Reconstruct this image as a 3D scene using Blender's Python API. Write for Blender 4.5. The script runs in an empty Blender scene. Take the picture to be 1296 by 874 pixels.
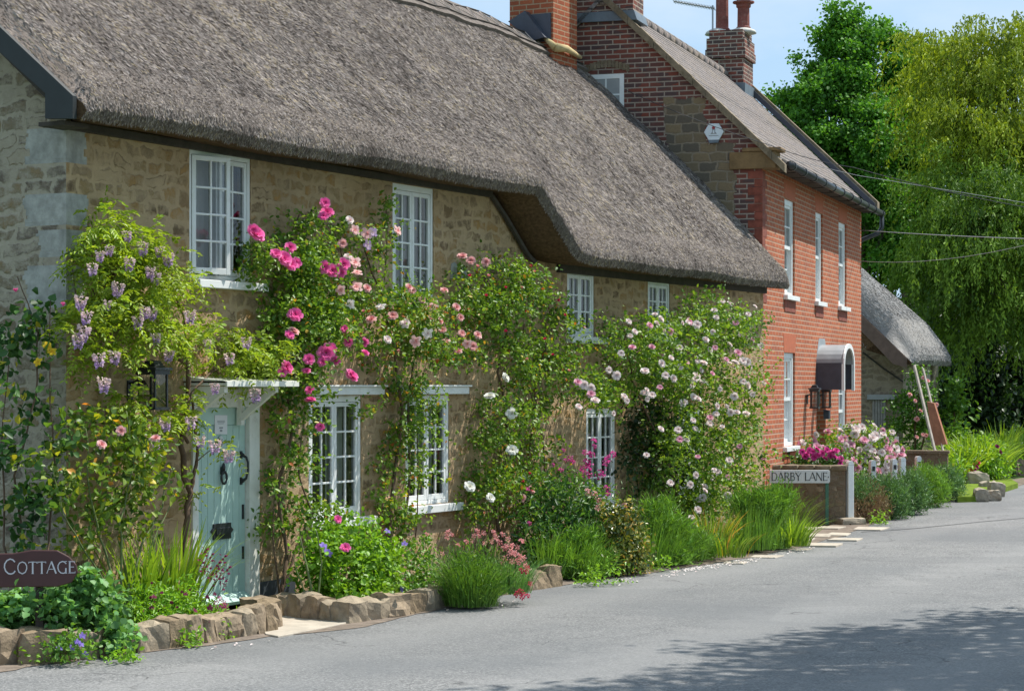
import bpy, bmesh, math, random
import numpy as np
from mathutils import Vector, Matrix, noise
R = math.radians
rng = np.random.default_rng(7)
random.seed(7)
scene = bpy.context.scene
col = scene.collection

# ------------------------------------------------------------------ camera and survey helpers
FPX, EYE, HOR = 2750.0, 2.14, 487.0
class Frame:
    def __init__(s, ox, oy, deg):
        a = R(deg); s.o = np.array([ox, oy]); s.X = np.array([math.cos(a), math.sin(a)])
        s.Y = np.array([-s.X[1], s.X[0]]); s.deg = deg
    def w(s, x, y, z=0.0):
        p = s.o + s.X*x + s.Y*y
        return Vector((p[0], p[1], z))
    def front(s, off, px, py):            # point of the plane y = off
        r = np.array([(px-648)/FPX, 1.0]); A = np.array([[s.X[0], -r[0]], [s.X[1], -r[1]]])
        x, d = np.linalg.solve(A, -(s.o+s.Y*off)); return x, EYE+d*(HOR-py)/FPX, d
    def side(s, off, px, py):             # point of the plane x = off
        r = np.array([(px-648)/FPX, 1.0]); A = np.array([[s.Y[0], -r[0]], [s.Y[1], -r[1]]])
        y, d = np.linalg.solve(A, -(s.o+s.X*off)); return y, EYE+d*(HOR-py)/FPX, d
COT = Frame(-3.7, 18.6, 62.2)
BRK = Frame(3.8, 33.0, 72.0)
BARN = Frame(8.64, 48.0, 67.0)
def at(px, py, d): return Vector(((px-648)/FPX*d, d, EYE+(HOR-py)/FPX*d))
def gr(px, py, z=0.0):
    d = FPX*(EYE-z)/(py-HOR); return Vector(((px-648)/FPX*d, d, z))

cam_d = bpy.data.cameras.new('camera'); cam = bpy.data.objects.new('camera', cam_d); col.objects.link(cam)
cam.location = (0, 0, EYE); cam.rotation_euler = (R(90), 0, 0)
cam_d.sensor_width = 36; cam_d.lens = FPX/1296*36; cam_d.shift_y = 50/1296
cam_d.clip_start = .1; cam_d.clip_end = 4000
scene.camera = cam

# ------------------------------------------------------------------ objects
def tag(o, label=None, cat=None, group=None, kind=None):
    if label: o['label'] = label
    if cat: o['category'] = cat
    if group: o['group'] = group
    if kind: o['kind'] = kind
    return o
def empty(name, loc, rz=0, label=None, cat=None, group=None):
    o = bpy.data.objects.new(name, None); col.objects.link(o)
    o.location = loc; o.rotation_euler = (0, 0, rz); o.empty_display_size = .2
    return tag(o, label, cat, group)
def link(name, me, mats, parent=None, loc=(0, 0, 0), rot=None):
    o = bpy.data.objects.new(name, me)
    if mats is not None and len(me.materials) == 0:
        for m in (mats if isinstance(mats, (list, tuple)) else [mats]): me.materials.append(m)
    col.objects.link(o)
    if parent: o.parent = parent
    o.location = loc
    if rot is not None: o.rotation_euler = rot
    return o
def box_uv(me, off=(0, 0)):
    n = len(me.loops)
    if not n: return
    uv = me.uv_layers.new(name='UVMap')
    co = np.empty(len(me.vertices)*3); me.vertices.foreach_get('co', co); co = co.reshape(-1, 3)
    vi = np.empty(n, int); me.loops.foreach_get('vertex_index', vi)
    nor = np.empty(len(me.polygons)*3); me.polygons.foreach_get('normal', nor); nor = np.abs(nor.reshape(-1, 3))
    tot = np.empty(len(me.polygons), int); me.polygons.foreach_get('loop_total', tot)
    ax = np.repeat(np.argmax(nor, 1), tot); p = co[vi]
    u = np.where(ax == 0, p[:, 1], p[:, 0]); v = np.where(ax == 2, p[:, 1], p[:, 2])
    uv.data.foreach_set('uv', np.stack([u+off[0], v+off[1]], 1).ravel())

class MB:
    def __init__(s): s.v = []; s.f = []; s.mi = []; s.M = Matrix.Identity(4); s.cur = 0
    def add(s, vs, fs):
        b = len(s.v); s.v += [tuple(s.M @ Vector(p)) for p in vs]
        for f in fs: s.f.append([b+i for i in f]); s.mi.append(s.cur)
        return s
    def box(s, x0, x1, y0, y1, z0, z1, tp=0):
        vs = [(x0, y0, z0), (x1, y0, z0), (x1, y1, z0), (x0, y1, z0), (x0+tp, y0+tp, z1), (x1-tp, y0+tp, z1), (x1-tp, y1-tp, z1), (x0+tp, y1-tp, z1)]
        return s.add(vs, [(0, 3, 2, 1), (4, 5, 6, 7), (0, 1, 5, 4), (1, 2, 6, 5), (2, 3, 7, 6), (3, 0, 4, 7)])
    def quad(s, a, b, c, d): return s.add([a, b, c, d], [(0, 1, 2, 3)])
    def poly(s, pts): return s.add(pts, [tuple(range(len(pts)))])
    def prism(s, pts, vec):               # closed outline swept along vec
        n = len(pts); v = Vector(vec); q = [Vector(p) for p in pts]
        vs = q+[p+v for p in q]
        fs = [tuple(range(n))[::-1], tuple(range(n, 2*n))]+[(i, (i+1) % n, (i+1) % n+n, i+n) for i in range(n)]
        return s.add(vs, fs)
    def tube(s, path, rad, n=6, caps=True):
        path = [Vector(p) for p in path]; m = len(path)
        rad = [rad]*m if isinstance(rad, (int, float)) else rad
        vs = []; up = Vector((.31, .17, .93))
        for i, p in enumerate(path):
            t = (path[min(i+1, m-1)]-path[max(i-1, 0)]).normalized()
            a = t.cross(up)
            if a.length < .05: a = t.cross(Vector((1, 0, 0)))
            a.normalize(); b = t.cross(a)
            for k in range(n):
                w = 2*math.pi*k/n; vs.append(p+(a*math.cos(w)+b*math.sin(w))*rad[i])
        fs = [(i*n+k, i*n+(k+1) % n, (i+1)*n+(k+1) % n, (i+1)*n+k) for i in range(m-1) for k in range(n)]
        if caps: fs += [tuple(range(n)), tuple(range((m-1)*n, m*n))[::-1]]
        return s.add(vs, fs)
    def lathe(s, prof, n=16, c=(0, 0, 0)):
        vs = [(c[0]+r*math.cos(2*math.pi*k/n), c[1]+r*math.sin(2*math.pi*k/n), c[2]+z) for r, z in prof for k in range(n)]
        fs = [(i*n+k, i*n+(k+1) % n, (i+1)*n+(k+1) % n, (i+1)*n+k) for i in range(len(prof)-1) for k in range(n)]
        fs += [tuple(range(n))[::-1], tuple(range((len(prof)-1)*n, len(prof)*n))]
        return s.add(vs, fs)
    def bar(s, a, b, w, h, up=(0, 0, 1)):  # square bar between two points
        a, b = Vector(a), Vector(b); t = (b-a).normalized(); sd = t.cross(Vector(up)).normalized(); u = sd.cross(t)
        vs = [p+sd*x*w/2+u*y*h/2 for p in (a, b) for x, y in ((-1, -1), (1, -1), (1, 1), (-1, 1))]
        return s.add(vs, [(0, 1, 2, 3), (7, 6, 5, 4), (0, 4, 5, 1), (1, 5, 6, 2), (2, 6, 7, 3), (3, 7, 4, 0)])
    def mesh(s, name, smooth=False, fix=True, uvoff=(0, 0)):
        me = bpy.data.meshes.new(name); me.from_pydata(s.v, [], s.f); me.update()
        me.polygons.foreach_set('material_index', s.mi)
        if fix:
            bm = bmesh.new(); bm.from_mesh(me); bmesh.ops.recalc_face_normals(bm, faces=bm.faces); bm.to_mesh(me); bm.free()
        if smooth: me.polygons.foreach_set('use_smooth', [True]*len(me.polygons))
        box_uv(me, uvoff); me.update(); return me
    def build(s, name, mats, parent=None, smooth=False, loc=(0, 0, 0), rot=None, fix=True, bevel=0, uvoff=(0, 0)):
        o = link(name, s.mesh(name, smooth, fix, uvoff), mats, parent, loc, rot)
        if bevel:
            m = o.modifiers.new('bevel', 'BEVEL'); m.width = bevel; m.segments = 2; m.limit_method = 'ANGLE'
        return o

# ------------------------------------------------------------------ materials
def newmat(name):
    m = bpy.data.materials.new(name); m.use_nodes = True; nt = m.node_tree
    return m, nt, nt.nodes['Principled BSDF'], nt.nodes['Material Output']
def nd(nt, typ, inp=None, **kw):
    n = nt.nodes.new('ShaderNode'+typ)
    for k, v in kw.items(): setattr(n, k, v)
    for k, v in (inp or {}).items():
        if hasattr(v, 'is_output') or isinstance(v, bpy.types.NodeSocket): nt.links.new(v, n.inputs[k])
        else: n.inputs[k].default_value = v
    return n
def ramp(nt, fac, stops, interp='LINEAR'):
    n = nt.nodes.new('ShaderNodeValToRGB'); cr = n.color_ramp; cr.interpolation = interp
    while len(cr.elements) < len(stops): cr.elements.new(.5)
    for e, (p, c) in zip(cr.elements, stops):
        e.position = p; e.color = (*c, 1) if len(c) == 3 else c
    nt.links.new(fac, n.inputs[0]); return n.outputs[0]
def mix(nt, f, a, b, mode='MIX'):
    n = nt.nodes.new('ShaderNodeMix'); n.data_type = 'RGBA'; n.blend_type = mode
    for idx, v in ((0, f), (6, a), (7, b)):
        if isinstance(v, bpy.types.NodeSocket): nt.links.new(v, n.inputs[idx])
        elif idx == 0: n.inputs[0].default_value = v
        else: n.inputs[idx].default_value = (*v, 1)
    return n.outputs[2]
def mth(nt, op, a, b=0.0, clamp=False):
    n = nt.nodes.new('ShaderNodeMath'); n.operation = op; n.use_clamp = clamp
    for i, v in enumerate((a, b)):
        if isinstance(v, bpy.types.NodeSocket): nt.links.new(v, n.inputs[i])
        else: n.inputs[i].default_value = v
    return n.outputs[0]
def rmap(nt, v, a, b, c=0.0, d=1.0):
    n = nt.nodes.new('ShaderNodeMapRange'); nt.links.new(v, n.inputs[0])
    for i, x in enumerate((a, b, c, d)): n.inputs[i+1].default_value = x
    return n.outputs[0]
def uvvec(nt, sx=1, sy=1, distort=0, dscale=4):
    t = nd(nt, 'UVMap')
    v = t.outputs[0]
    if distort:
        nz = nd(nt, 'TexNoise', {'Vector': v, 'Scale': dscale, 'Detail': 3.0})
        sc = nd(nt, 'VectorMath', {0: nz.outputs['Color'], 1: (.5, .5, .5)}, operation='SUBTRACT')
        sc2 = nd(nt, 'VectorMath', {0: sc.outputs[0], 'Scale': distort}, operation='SCALE')
        v = nd(nt, 'VectorMath', {0: v, 1: sc2.outputs[0]}, operation='ADD').outputs[0]
    return nd(nt, 'Mapping', {'Vector': v, 'Scale': (sx, sy, 1)}).outputs[0]
def bump(nt, bs, h, strength=.5, dist=.02):
    b = nd(nt, 'Bump', {'Height': h, 'Strength': strength, 'Distance': dist}); nt.links.new(b.outputs[0], bs.inputs['Normal'])
def noise_t(nt, vec, scale, detail=4.0, rough=.6):
    return nd(nt, 'TexNoise', {'Vector': vec, 'Scale': scale, 'Detail': detail, 'Roughness': rough}).outputs[0]
def objco(nt): return nd(nt, 'TexCoord').outputs['Object']

def plain(name, c, rough=.6, var=.12, scale=6, metal=0.0, bmp=.0, spec=.5, dirt=None):
    m, nt, bs, out = newmat(name); o = objco(nt)
    n = noise_t(nt, o, scale, 5.0)
    d = tuple(max(0, x*(1-var)) for x in c); l = tuple(min(1, x*(1+var)) for x in c)
    cc = ramp(nt, n, [(.3, d), (.7, l)])
    if dirt:
        n2 = noise_t(nt, o, scale*2.7, 6.0, .7); cc = mix(nt, rmap(nt, n2, .52, .72, 0, .8), cc, dirt)
    nt.links.new(cc, bs.inputs['Base Color']); bs.inputs['Roughness'].default_value = rough; bs.inputs['Metallic'].default_value = metal
    bs.inputs['Specular IOR Level'].default_value = spec
    if bmp: bump(nt, bs, noise_t(nt, o, scale*6, 6.0), bmp, .01)
    return m

def stone_mat(name, cells, mortar, sx=2.6, sy=5.2, mw=(.05, .16), dark=1.0, bs_=.7, blotch=None):
    m, nt, bs, out = newmat(name)
    v0 = uvvec(nt, 1, 1, .27, 2.0); nz = nd(nt, 'TexNoise', {'Vector': v0, 'Scale': 9.0, 'Detail': 4.0})
    o_ = nd(nt, 'VectorMath', {0: nd(nt, 'VectorMath', {0: nz.outputs['Color'], 1: (.5, .5, .5)}, operation='SUBTRACT').outputs[0], 'Scale': .115}, operation='SCALE')
    v = nd(nt, 'VectorMath', {0: v0, 1: o_.outputs[0]}, operation='ADD').outputs[0]
    def blocks(bw, rh, ms):
        t = nd(nt, 'TexBrick', {'Vector': v, 'Color1': (0, 0, 0, 1), 'Color2': (1, 1, 1, 1), 'Mortar': (.5, .5, .5, 1), 'Scale': 1.0, 'Mortar Size': ms, 'Mortar Smooth': 1.0, 'Bias': 0.0, 'Brick Width': bw, 'Row Height': rh})
        t.offset = .37; t.squash = 1.45; t.squash_frequency = 3; return t
    b1 = blocks(.72/sx, .86/sy, .031*min(1.0, 3.1/sx)); pick = nd(nt, 'SeparateColor', {'Color': b1.outputs['Color']}).outputs[0]
    e = mth(nt, 'SUBTRACT', 1.0, b1.outputs['Fac']); c = nd(nt, 'TexNoise', {'Vector': b1.outputs['Color'], 'Scale': 23.0, 'Detail': 0.0}).outputs['Color']
    u1 = uvvec(nt); big = noise_t(nt, u1, 1.1, 4.0); fine = noise_t(nt, u1, 26, 8.0, .75); mid = noise_t(nt, u1, 7, 6.0, .7)
    sep = nd(nt, 'SeparateColor', {'Color': c})
    sc = ramp(nt, pick, cells, 'CONSTANT')
    sc = mix(nt, rmap(nt, mid, .3, .75, 0, .75), sc, tuple(x*.62 for x in cells[1][1]))
    ee = mth(nt, 'ADD', e, rmap(nt, mid, .32, .68, .25, -1.0))
    mask = rmap(nt, ee, .2, .95)
    # some stones smeared over with mortar
    cov = rmap(nt, mth(nt, 'ADD', sep.outputs[1], mth(nt, 'MULTIPLY', mid, .6)), .82, 1.0)
    mask = mth(nt, 'MULTIPLY', mask, mth(nt, 'SUBTRACT', 1.0, mth(nt, 'MULTIPLY', cov, .8)))
    mo = mix(nt, rmap(nt, big, .35, .65), mortar, tuple(x*.78 for x in mortar))
    cc = mix(nt, mask, mo, sc)
    cc = mix(nt, rmap(nt, fine, .35, .7, 0, .4), cc, mix(nt, .45, cc, (.08, .055, .03)))
    if blotch: cc = mix(nt, rmap(nt, noise_t(nt, u1, .8, 5.0), .5, .68, 0, .55), cc, blotch)
    nt.links.new(cc, bs.inputs['Base Color']); bs.inputs['Roughness'].default_value = .92; bs.inputs['Specular IOR Level'].default_value = .2
    h = mth(nt, 'ADD', mth(nt, 'MULTIPLY', mask, .8), mth(nt, 'ADD', mth(nt, 'MULTIPLY', fine, .5), mth(nt, 'MULTIPLY', mid, .7)))
    bump(nt, bs, h, bs_, .035); return m

def brick_nodes(nt, c1, c2, mortar, ms=.0115, bw=.235, rh=.0765):
    v = uvvec(nt, 1, 1, .006, 9)
    b = nd(nt, 'TexBrick', {'Vector': v, 'Color1': (*c1, 1), 'Color2': (*c2, 1), 'Mortar': (*mortar, 1), 'Scale': 1.0, 'Mortar Size': ms,
                            'Mortar Smooth': .3, 'Bias': 0.0, 'Brick Width': bw, 'Row Height': rh})
    return v, b
def brick_mat(name, c1, c2, mortar, dirt=.35, dirtc=(.05, .035, .03), gable=False, odd=None):
    m, nt, bs, out = newmat(name)
    v, b = brick_nodes(nt, c1, c2, mortar)
    u = uvvec(nt); n1 = noise_t(nt, u, 1.3, 5.0); n2 = noise_t(nt, u, 30, 6.0, .7); n3 = noise_t(nt, u, 4.5, 4.0)
    cc = b.outputs['Color']; fac = b.outputs['Fac']
    if odd:
        # odd burnt or pale bricks, one tone per brick
        vb = nd(nt, 'Mapping', {'Vector': v, 'Scale': (1/.235, 1/.0765, 1)}).outputs[0]
        wn = nd(nt, 'TexVoronoi', {'Vector': vb, 'Scale': .9}, feature='F1').outputs['Color']
        s_ = nd(nt, 'SeparateColor', {'Color': wn}).outputs[0]
        om = mix(nt, rmap(nt, s_, .55, .8, 0, .8), cc, odd)
        cc = mix(nt, fac, om, mortar)
    cc = mix(nt, rmap(nt, n2, .4, .75, 0, .35), cc, dirtc)
    cc = mix(nt, rmap(nt, n1, .45, .75, 0, dirt), cc, dirtc)
    cc = mix(nt, rmap(nt, n3, .62, .78, 0, .3), cc, mortar)
    hgt = mth(nt, 'ADD', mth(nt, 'MULTIPLY', fac, -1.0), mth(nt, 'MULTIPLY', n2, .6))
    if gable:
        # rubble patch of the old lower wall and one ochre block, in the gable's own metres
        uvn = nd(nt, 'UVMap').outputs[0]; xyz = nd(nt, 'SeparateXYZ', {0: uvn}); wob = mth(nt, 'MULTIPLY', mth(nt, 'SUBTRACT', n3, .5), .35)
        px_ = mth(nt, 'ADD', xyz.outputs[0], wob); pz = mth(nt, 'ADD', xyz.outputs[1], wob)
        def inside(x0, x1, z0, z1):
            r = mth(nt, 'GREATER_THAN', px_, x0)
            for q in (mth(nt, 'LESS_THAN', px_, x1), mth(nt, 'GREATER_THAN', pz, z0), mth(nt, 'LESS_THAN', pz, z1)): r = mth(nt, 'MULTIPLY', r, q)
            return r
        mask = mth(nt, 'MAXIMUM', inside(.88, 1.52, 3.0, 6.55), inside(.42, 4.0, 3.0, 5.86))
        vs = uvvec(nt, 1, 1, .1, 5.0)
        bt = nd(nt, 'TexBrick', {'Vector': vs, 'Color1': (0, 0, 0, 1), 'Color2': (1, 1, 1, 1), 'Mortar': (.5, .5, .5, 1), 'Scale': 1.0, 'Mortar Size': .022, 'Mortar Smooth': 1.0, 'Brick Width': .27, 'Row Height': .15}); bt.offset = .4
        e = mth(nt, 'MULTIPLY', mth(nt, 'SUBTRACT', 1.0, bt.outputs['Fac']), .13)
        sc = ramp(nt, nd(nt, 'SeparateColor', {'Color': bt.outputs['Color']}).outputs[0], [(0, (.19, .145, .09)), (.3, (.125, .105, .08)), (.6, (.23, .17, .1)), (.85, (.15, .12, .085))], 'CONSTANT')
        sm = mix(nt, rmap(nt, e, .04, .12), (.26, .21, .15), sc)
        sm = mix(nt, rmap(nt, n2, .4, .75, 0, .4), sm, (.07, .06, .045))
        cc = mix(nt, mask, cc, sm)
        hgt = mth(nt, 'ADD', mth(nt, 'MULTIPLY', hgt, mth(nt, 'SUBTRACT', 1.0, mask)), mth(nt, 'MULTIPLY', mask, rmap(nt, e, .02, .14)))
    nt.links.new(cc, bs.inputs['Base Color']); bs.inputs['Roughness'].default_value = .88; bs.inputs['Specular IOR Level'].default_value = .25
    bump(nt, bs, hgt, .6, .012); return m

def thatch_mat(name, c0, c1, moss=.5, tint_attr=False):
    m, nt, bs, out = newmat(name)
    if tint_attr:
        t = nd(nt, 'Attribute', attribute_name='tint').outputs['Fac']
    u = uvvec(nt, 1, 1); st = uvvec(nt, 1, .16)
    s1 = noise_t(nt, st, 42, 5.0, .7); s2 = noise_t(nt, st, 13, 4.0, .6); big = noise_t(nt, u, .55, 4.0); mid = noise_t(nt, uvvec(nt, 1, .35), 3.2, 5.0, .65)
    f = mth(nt, 'ADD', mth(nt, 'MULTIPLY', s1, .6), mth(nt, 'MULTIPLY', s2, .4))
    cc = ramp(nt, f, [(.33, c0), (.5, tuple((a+b)/2 for a, b in zip(c0, c1))), (.68, c1)])
    cc = mix(nt, rmap(nt, mid, .52, .74, 0, .55), cc, tuple(x*.55 for x in c0))
    cc = mix(nt, rmap(nt, big, .45, .7, 0, .35), cc, (.17, .135, .095))
    if moss:
        mo = noise_t(nt, u, 1.7, 6.0, .7); cc = mix(nt, rmap(nt, mo, .68, .76, 0, moss), cc, (.25, .2, .09))
    nt.links.new(cc, bs.inputs['Base Color']); bs.inputs['Roughness'].default_value = .95; bs.inputs['Specular IOR Level'].default_value = .15
    bump(nt, bs, mth(nt, 'ADD', f, mth(nt, 'MULTIPLY', mid, .6)), .9, .05); return m
def straw_mat(name, stops):
    m, nt, bs, out = newmat(name)
    t = nd(nt, 'Attribute', attribute_name='tint').outputs['Fac']
    cc = ramp(nt, t, stops); nt.links.new(cc, bs.inputs['Base Color']); bs.inputs['Roughness'].default_value = .85; bs.inputs['Specular IOR Level'].default_value = .25
    return m

def leaf_mat(name, stops, trans=.36, rough=.45, spec=.4, gain=1.75):
    stops = [(p, (min(.7, x[0]*gain*(1.05 if p < .9 else .8)), min(.7, x[1]*gain), x[2]*gain*.8)) for p, x in stops]
    m, nt, bs, out = newmat(name)
    t = nd(nt, 'Attribute', attribute_name='tint').outputs['Fac']
    cc = ramp(nt, t, stops); nt.links.new(cc, bs.inputs['Base Color'])
    bs.inputs['Roughness'].default_value = rough; bs.inputs['Specular IOR Level'].default_value = spec
    tr = nd(nt, 'BsdfTranslucent', {'Color': mix(nt, .75, cc, mix(nt, 1.0, cc, (1.6, 1.5, .35), 'MULTIPLY'))})
    ms = nd(nt, 'MixShader', {0: trans, 1: bs.outputs[0], 2: tr.outputs[0]}); nt.links.new(ms.outputs[0], out.inputs[0]); return m
def petal_mat(name, stops, trans=.35):
    m, nt, bs, out = newmat(name)
    t = nd(nt, 'Attribute', attribute_name='tint').outputs['Fac']
    cc = ramp(nt, t, stops); nt.links.new(cc, bs.inputs['Base Color']); bs.inputs['Roughness'].default_value = .7; bs.inputs['Specular IOR Level'].default_value = .15
    tr = nd(nt, 'BsdfTranslucent', {'Color': cc})
    ms = nd(nt, 'MixShader', {0: trans, 1: bs.outputs[0], 2: tr.outputs[0]}); nt.links.new(ms.outputs[0], out.inputs[0]); return m

MT = {}
MT['cot_wall'] = stone_mat('rubble_stone', [(0, (.43, .25, .1)), (.17, (.25, .165, .09)), (.34, (.5, .28, .1)), (.52, (.35, .25, .155)), (.68, (.4, .27, .13)), (.84, (.18, .12, .07))],
                           (.56, .4, .24), 3.1, 6.6, (.04, .17), .85, .6, blotch=(.4, .255, .125))
MT['gable_stone'] = stone_mat('grey_rubble', [(0, (.3, .24, .16)), (.2, (.17, .13, .1)), (.4, (.34, .25, .14)), (.6, (.2, .16, .13)), (.8, (.25, .19, .12))], (.47, .41, .32), 2.6, 6.4, (.05, .2))
MT['quoin'] = plain('lime_quoin', (.36, .355, .33), .9, .3, 8, bmp=.5, dirt=(.3, .29, .26), spec=.2)
MT['barn_stone'] = stone_mat('barn_rubble', [(0, (.3, .25, .18)), (.25, (.2, .17, .13)), (.5, (.35, .3, .21)), (.75, (.26, .21, .15))], (.36, .31, .23), 2.2, 6.5, (.04, .12))
MT['flint'] = stone_mat('garden_wall_stone', [(0, (.34, .26, .17)), (.25, (.22, .15, .1)), (.5, (.42, .34, .24)), (.75, (.3, .23, .17))], (.24, .19, .13), 6.5, 9.0, (.05, .16))
MT['edge_stone'] = plain('edging_stone', (.29, .225, .155), .95, .35, 7, bmp=.8, dirt=(.15, .115, .08), spec=.15)
MT['edge_grey'] = plain('grey_edging_stone', (.3, .245, .175), .95, .4, 6, bmp=.9, dirt=(.17, .15, .12), spec=.15)
MT['edge_dark'] = plain('brown_edging_stone', (.245, .185, .12), .95, .4, 8, bmp=.9, dirt=(.12, .1, .06), spec=.15)
MT['rock'] = plain('pale_rock', (.36, .31, .24), .95, .3, 5, bmp=.7, dirt=(.18, .15, .11), spec=.15)
MT['thatch'] = thatch_mat('thatch', (.11, .092, .08), (.28, .243, .22), .8)
MT['thatch_under'] = plain('thatch_cut_ends', (.115, .072, .04), .95, .4, 26, bmp=.9, spec=.1)
MT['barn_thatch'] = thatch_mat('grey_thatch', (.22, .212, .2), (.35, .338, .325), 0)
MT['straw'] = straw_mat('straw', [(0, (.075, .06, .052)), (.3, (.175, .147, .13)), (.65, (.305, .265, .24)), (.94, (.5, .445, .41)), (1, (.4, .32, .19))])
MT['barn_straw'] = straw_mat('barn_straw', [(0, (.19, .185, .177)), (.5, (.33, .322, .312)), (1, (.46, .448, .435))])
MT['white'] = plain('white_paint', (.78, .79, .78), .45, .05, 3, dirt=(.66, .66, .62))
MT['white_old'] = plain('old_white_paint', (.72, .72, .66), .55, .08, 4, dirt=(.55, .54, .47))
MT['sash'] = plain('sash_white', (.74, .76, .75), .4, .06, 3)
MT['door'] = plain('sage_green_paint', (.4, .56, .5), .5, .07, 3)
MT['groove'] = plain('door_groove', (.1, .16, .14), .8, .1)
MT['iron'] = plain('black_iron', (.02, .022, .025), .4, .2, 20)
MT['gutter'] = plain('black_gutter', (.035, .037, .04), .28, .2, 5)
MT['lead'] = plain('lead_sheet', (.12, .15, .18), .5, .2, 6)
MT['lead_dark'] = plain('dark_lead', (.05, .055, .075), .5, .2, 6)
MT['lead_pale'] = plain('pale_lead', (.3, .325, .34), .45, .15, 6)
MT['oldwood'] = plain('dark_timber', (.05, .04, .032), .8, .3, 9, bmp=.4)
MT['barge'] = plain('blue_black_paint', (.017, .022, .024), .55, .2, 6)
MT['greywood'] = plain('weathered_wood', (.27, .26, .25), .85, .2, 12, bmp=.5)
MT['pole'] = plain('bleached_pole', (.5, .42, .36), .8, .2, 10)
MT['rust'] = plain('rusty_panel', (.3, .115, .06), .85, .3, 8, bmp=.3)
MT['barn_board'] = plain('faded_brown_board', (.15, .1, .08), .8, .2, 8)
MT['sign_wood'] = plain('maroon_board', (.06, .02, .019), .45, .15, 5)
MT['letter_white'] = plain('pale_lettering', (.55, .55, .58), .6, .05)
MT['plate'] = plain('name_plate_white', (.62, .64, .64), .45, .06, 5, dirt=(.5, .5, .47))
MT['letter_black'] = plain('black_lettering', (.04, .045, .05), .5, .05)
MT['paper'] = plain('paper', (.72, .72, .74), .8, .03)
MT['ink'] = plain('grey_print', (.28, .29, .31), .8, .03)
MT['greenpost'] = plain('green_post', (.04, .14, .09), .5, .1)
MT['brick'] = brick_mat('orange_brick', (.5, .145, .062), (.4, .105, .045), (.47, .33, .235), .4, (.27, .08, .045), odd=(.33, .1, .055))
MT['old_red'] = plain('old_red_brick', (.22, .058, .035), .88, .35, 9, bmp=.4)
MT['arch'] = plain('rubbed_brick', (.42, .11, .045), .8, .12, 9, bmp=.2)
MT['brick_gable'] = brick_mat('weathered_brick', (.235, .062, .04), (.13, .06, .052), (.38, .31, .25), .3, (.07, .05, .045), gable=True, odd=(.085, .06, .06))
MT['brick_stack'] = brick_mat('sooty_brick', (.26, .07, .045), (.14, .062, .052), (.4, .33, .27), .25, (.07, .05, .045), odd=(.07, .055, .055))
MT['brick_red'] = brick_mat('red_chimney_brick', (.4, .105, .045), (.3, .075, .035), (.4, .27, .17), .25, (.16, .06, .04))
MT['pot'] = plain('terracotta', (.22, .065, .05), .85, .25, 8, dirt=(.3, .2, .16))
MT['mortar'] = plain('lime_mortar', (.5, .39, .2), .95, .2, 6, bmp=.5)
MT['flaunch'] = plain('mortar_flaunching', (.55, .53, .48), .95, .15, 6)
MT['coping'] = plain('lichened_stone', (.2, .155, .1), .95, .4, 5, bmp=.6, dirt=(.1, .075, .04))
MT['ochre'] = plain('ochre_block', (.2, .125, .055), .95, .25, 6, bmp=.6)
MT['curtain'] = plain('pale_curtain', (.5, .5, .48), .9, .08, 4)
MT['blind'] = plain('slatted_blind', (.33, .34, .34), .8, .1, 4)
MT['room'] = plain('dark_room', (.06, .06, .06), .9, .1)
MT['darkbase'] = plain('dark_plinth_paint', (.035, .045, .055), .6, .25, 8)
MT['copper'] = plain('cable_sheath', (.03, .03, .032), .5, .1)
MT['wire'] = plain('grey_wire', (.3, .31, .32), .5, .1)
MT['steel'] = plain('grey_steel', (.33, .35, .37), .4, .1, metal=.6)
MT['alarm'] = plain('alarm_white', (.66, .72, .76), .4, .04)
MT['bark'] = plain('bark', (.10, .08, .06), .95, .35, 12, bmp=.8, spec=.1)
MT['stem'] = plain('woody_stem', (.12, .075, .045), .9, .3, 14, bmp=.4)
MT['greenstem'] = plain('green_stem', (.12, .16, .05), .7, .25, 14)
MT['red'] = plain('red_mark', (.3, .02, .03), .5, .05)
def glass_mat(name, tint=(.9, .93, .95), rough=.01):
    m, nt, bs, out = newmat(name); nt.nodes.remove(bs)
    tr = nd(nt, 'BsdfTransparent', {'Color': (*tint, 1)}); gl = nd(nt, 'BsdfGlossy', {'Roughness': rough, 'Color': (1, 1, 1, 1)})
    nz = nd(nt, 'Bump', {'Height': noise_t(nt, objco(nt), 2.2, 2.0), 'Strength': .12, 'Distance': .05}); nt.links.new(nz.outputs[0], gl.inputs['Normal'])
    fr = nd(nt, 'Fresnel', {'IOR': 1.55}); ms = nd(nt, 'MixShader', {0: fr.outputs[0], 1: tr.outputs[0], 2: gl.outputs[0]})
    nt.links.new(ms.outputs[0], out.inputs[0]); return m
MT['glass'] = glass_mat('window_glass'); MT['glass_lamp'] = glass_mat('lamp_glass', (.75, .78, .8))

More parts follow.
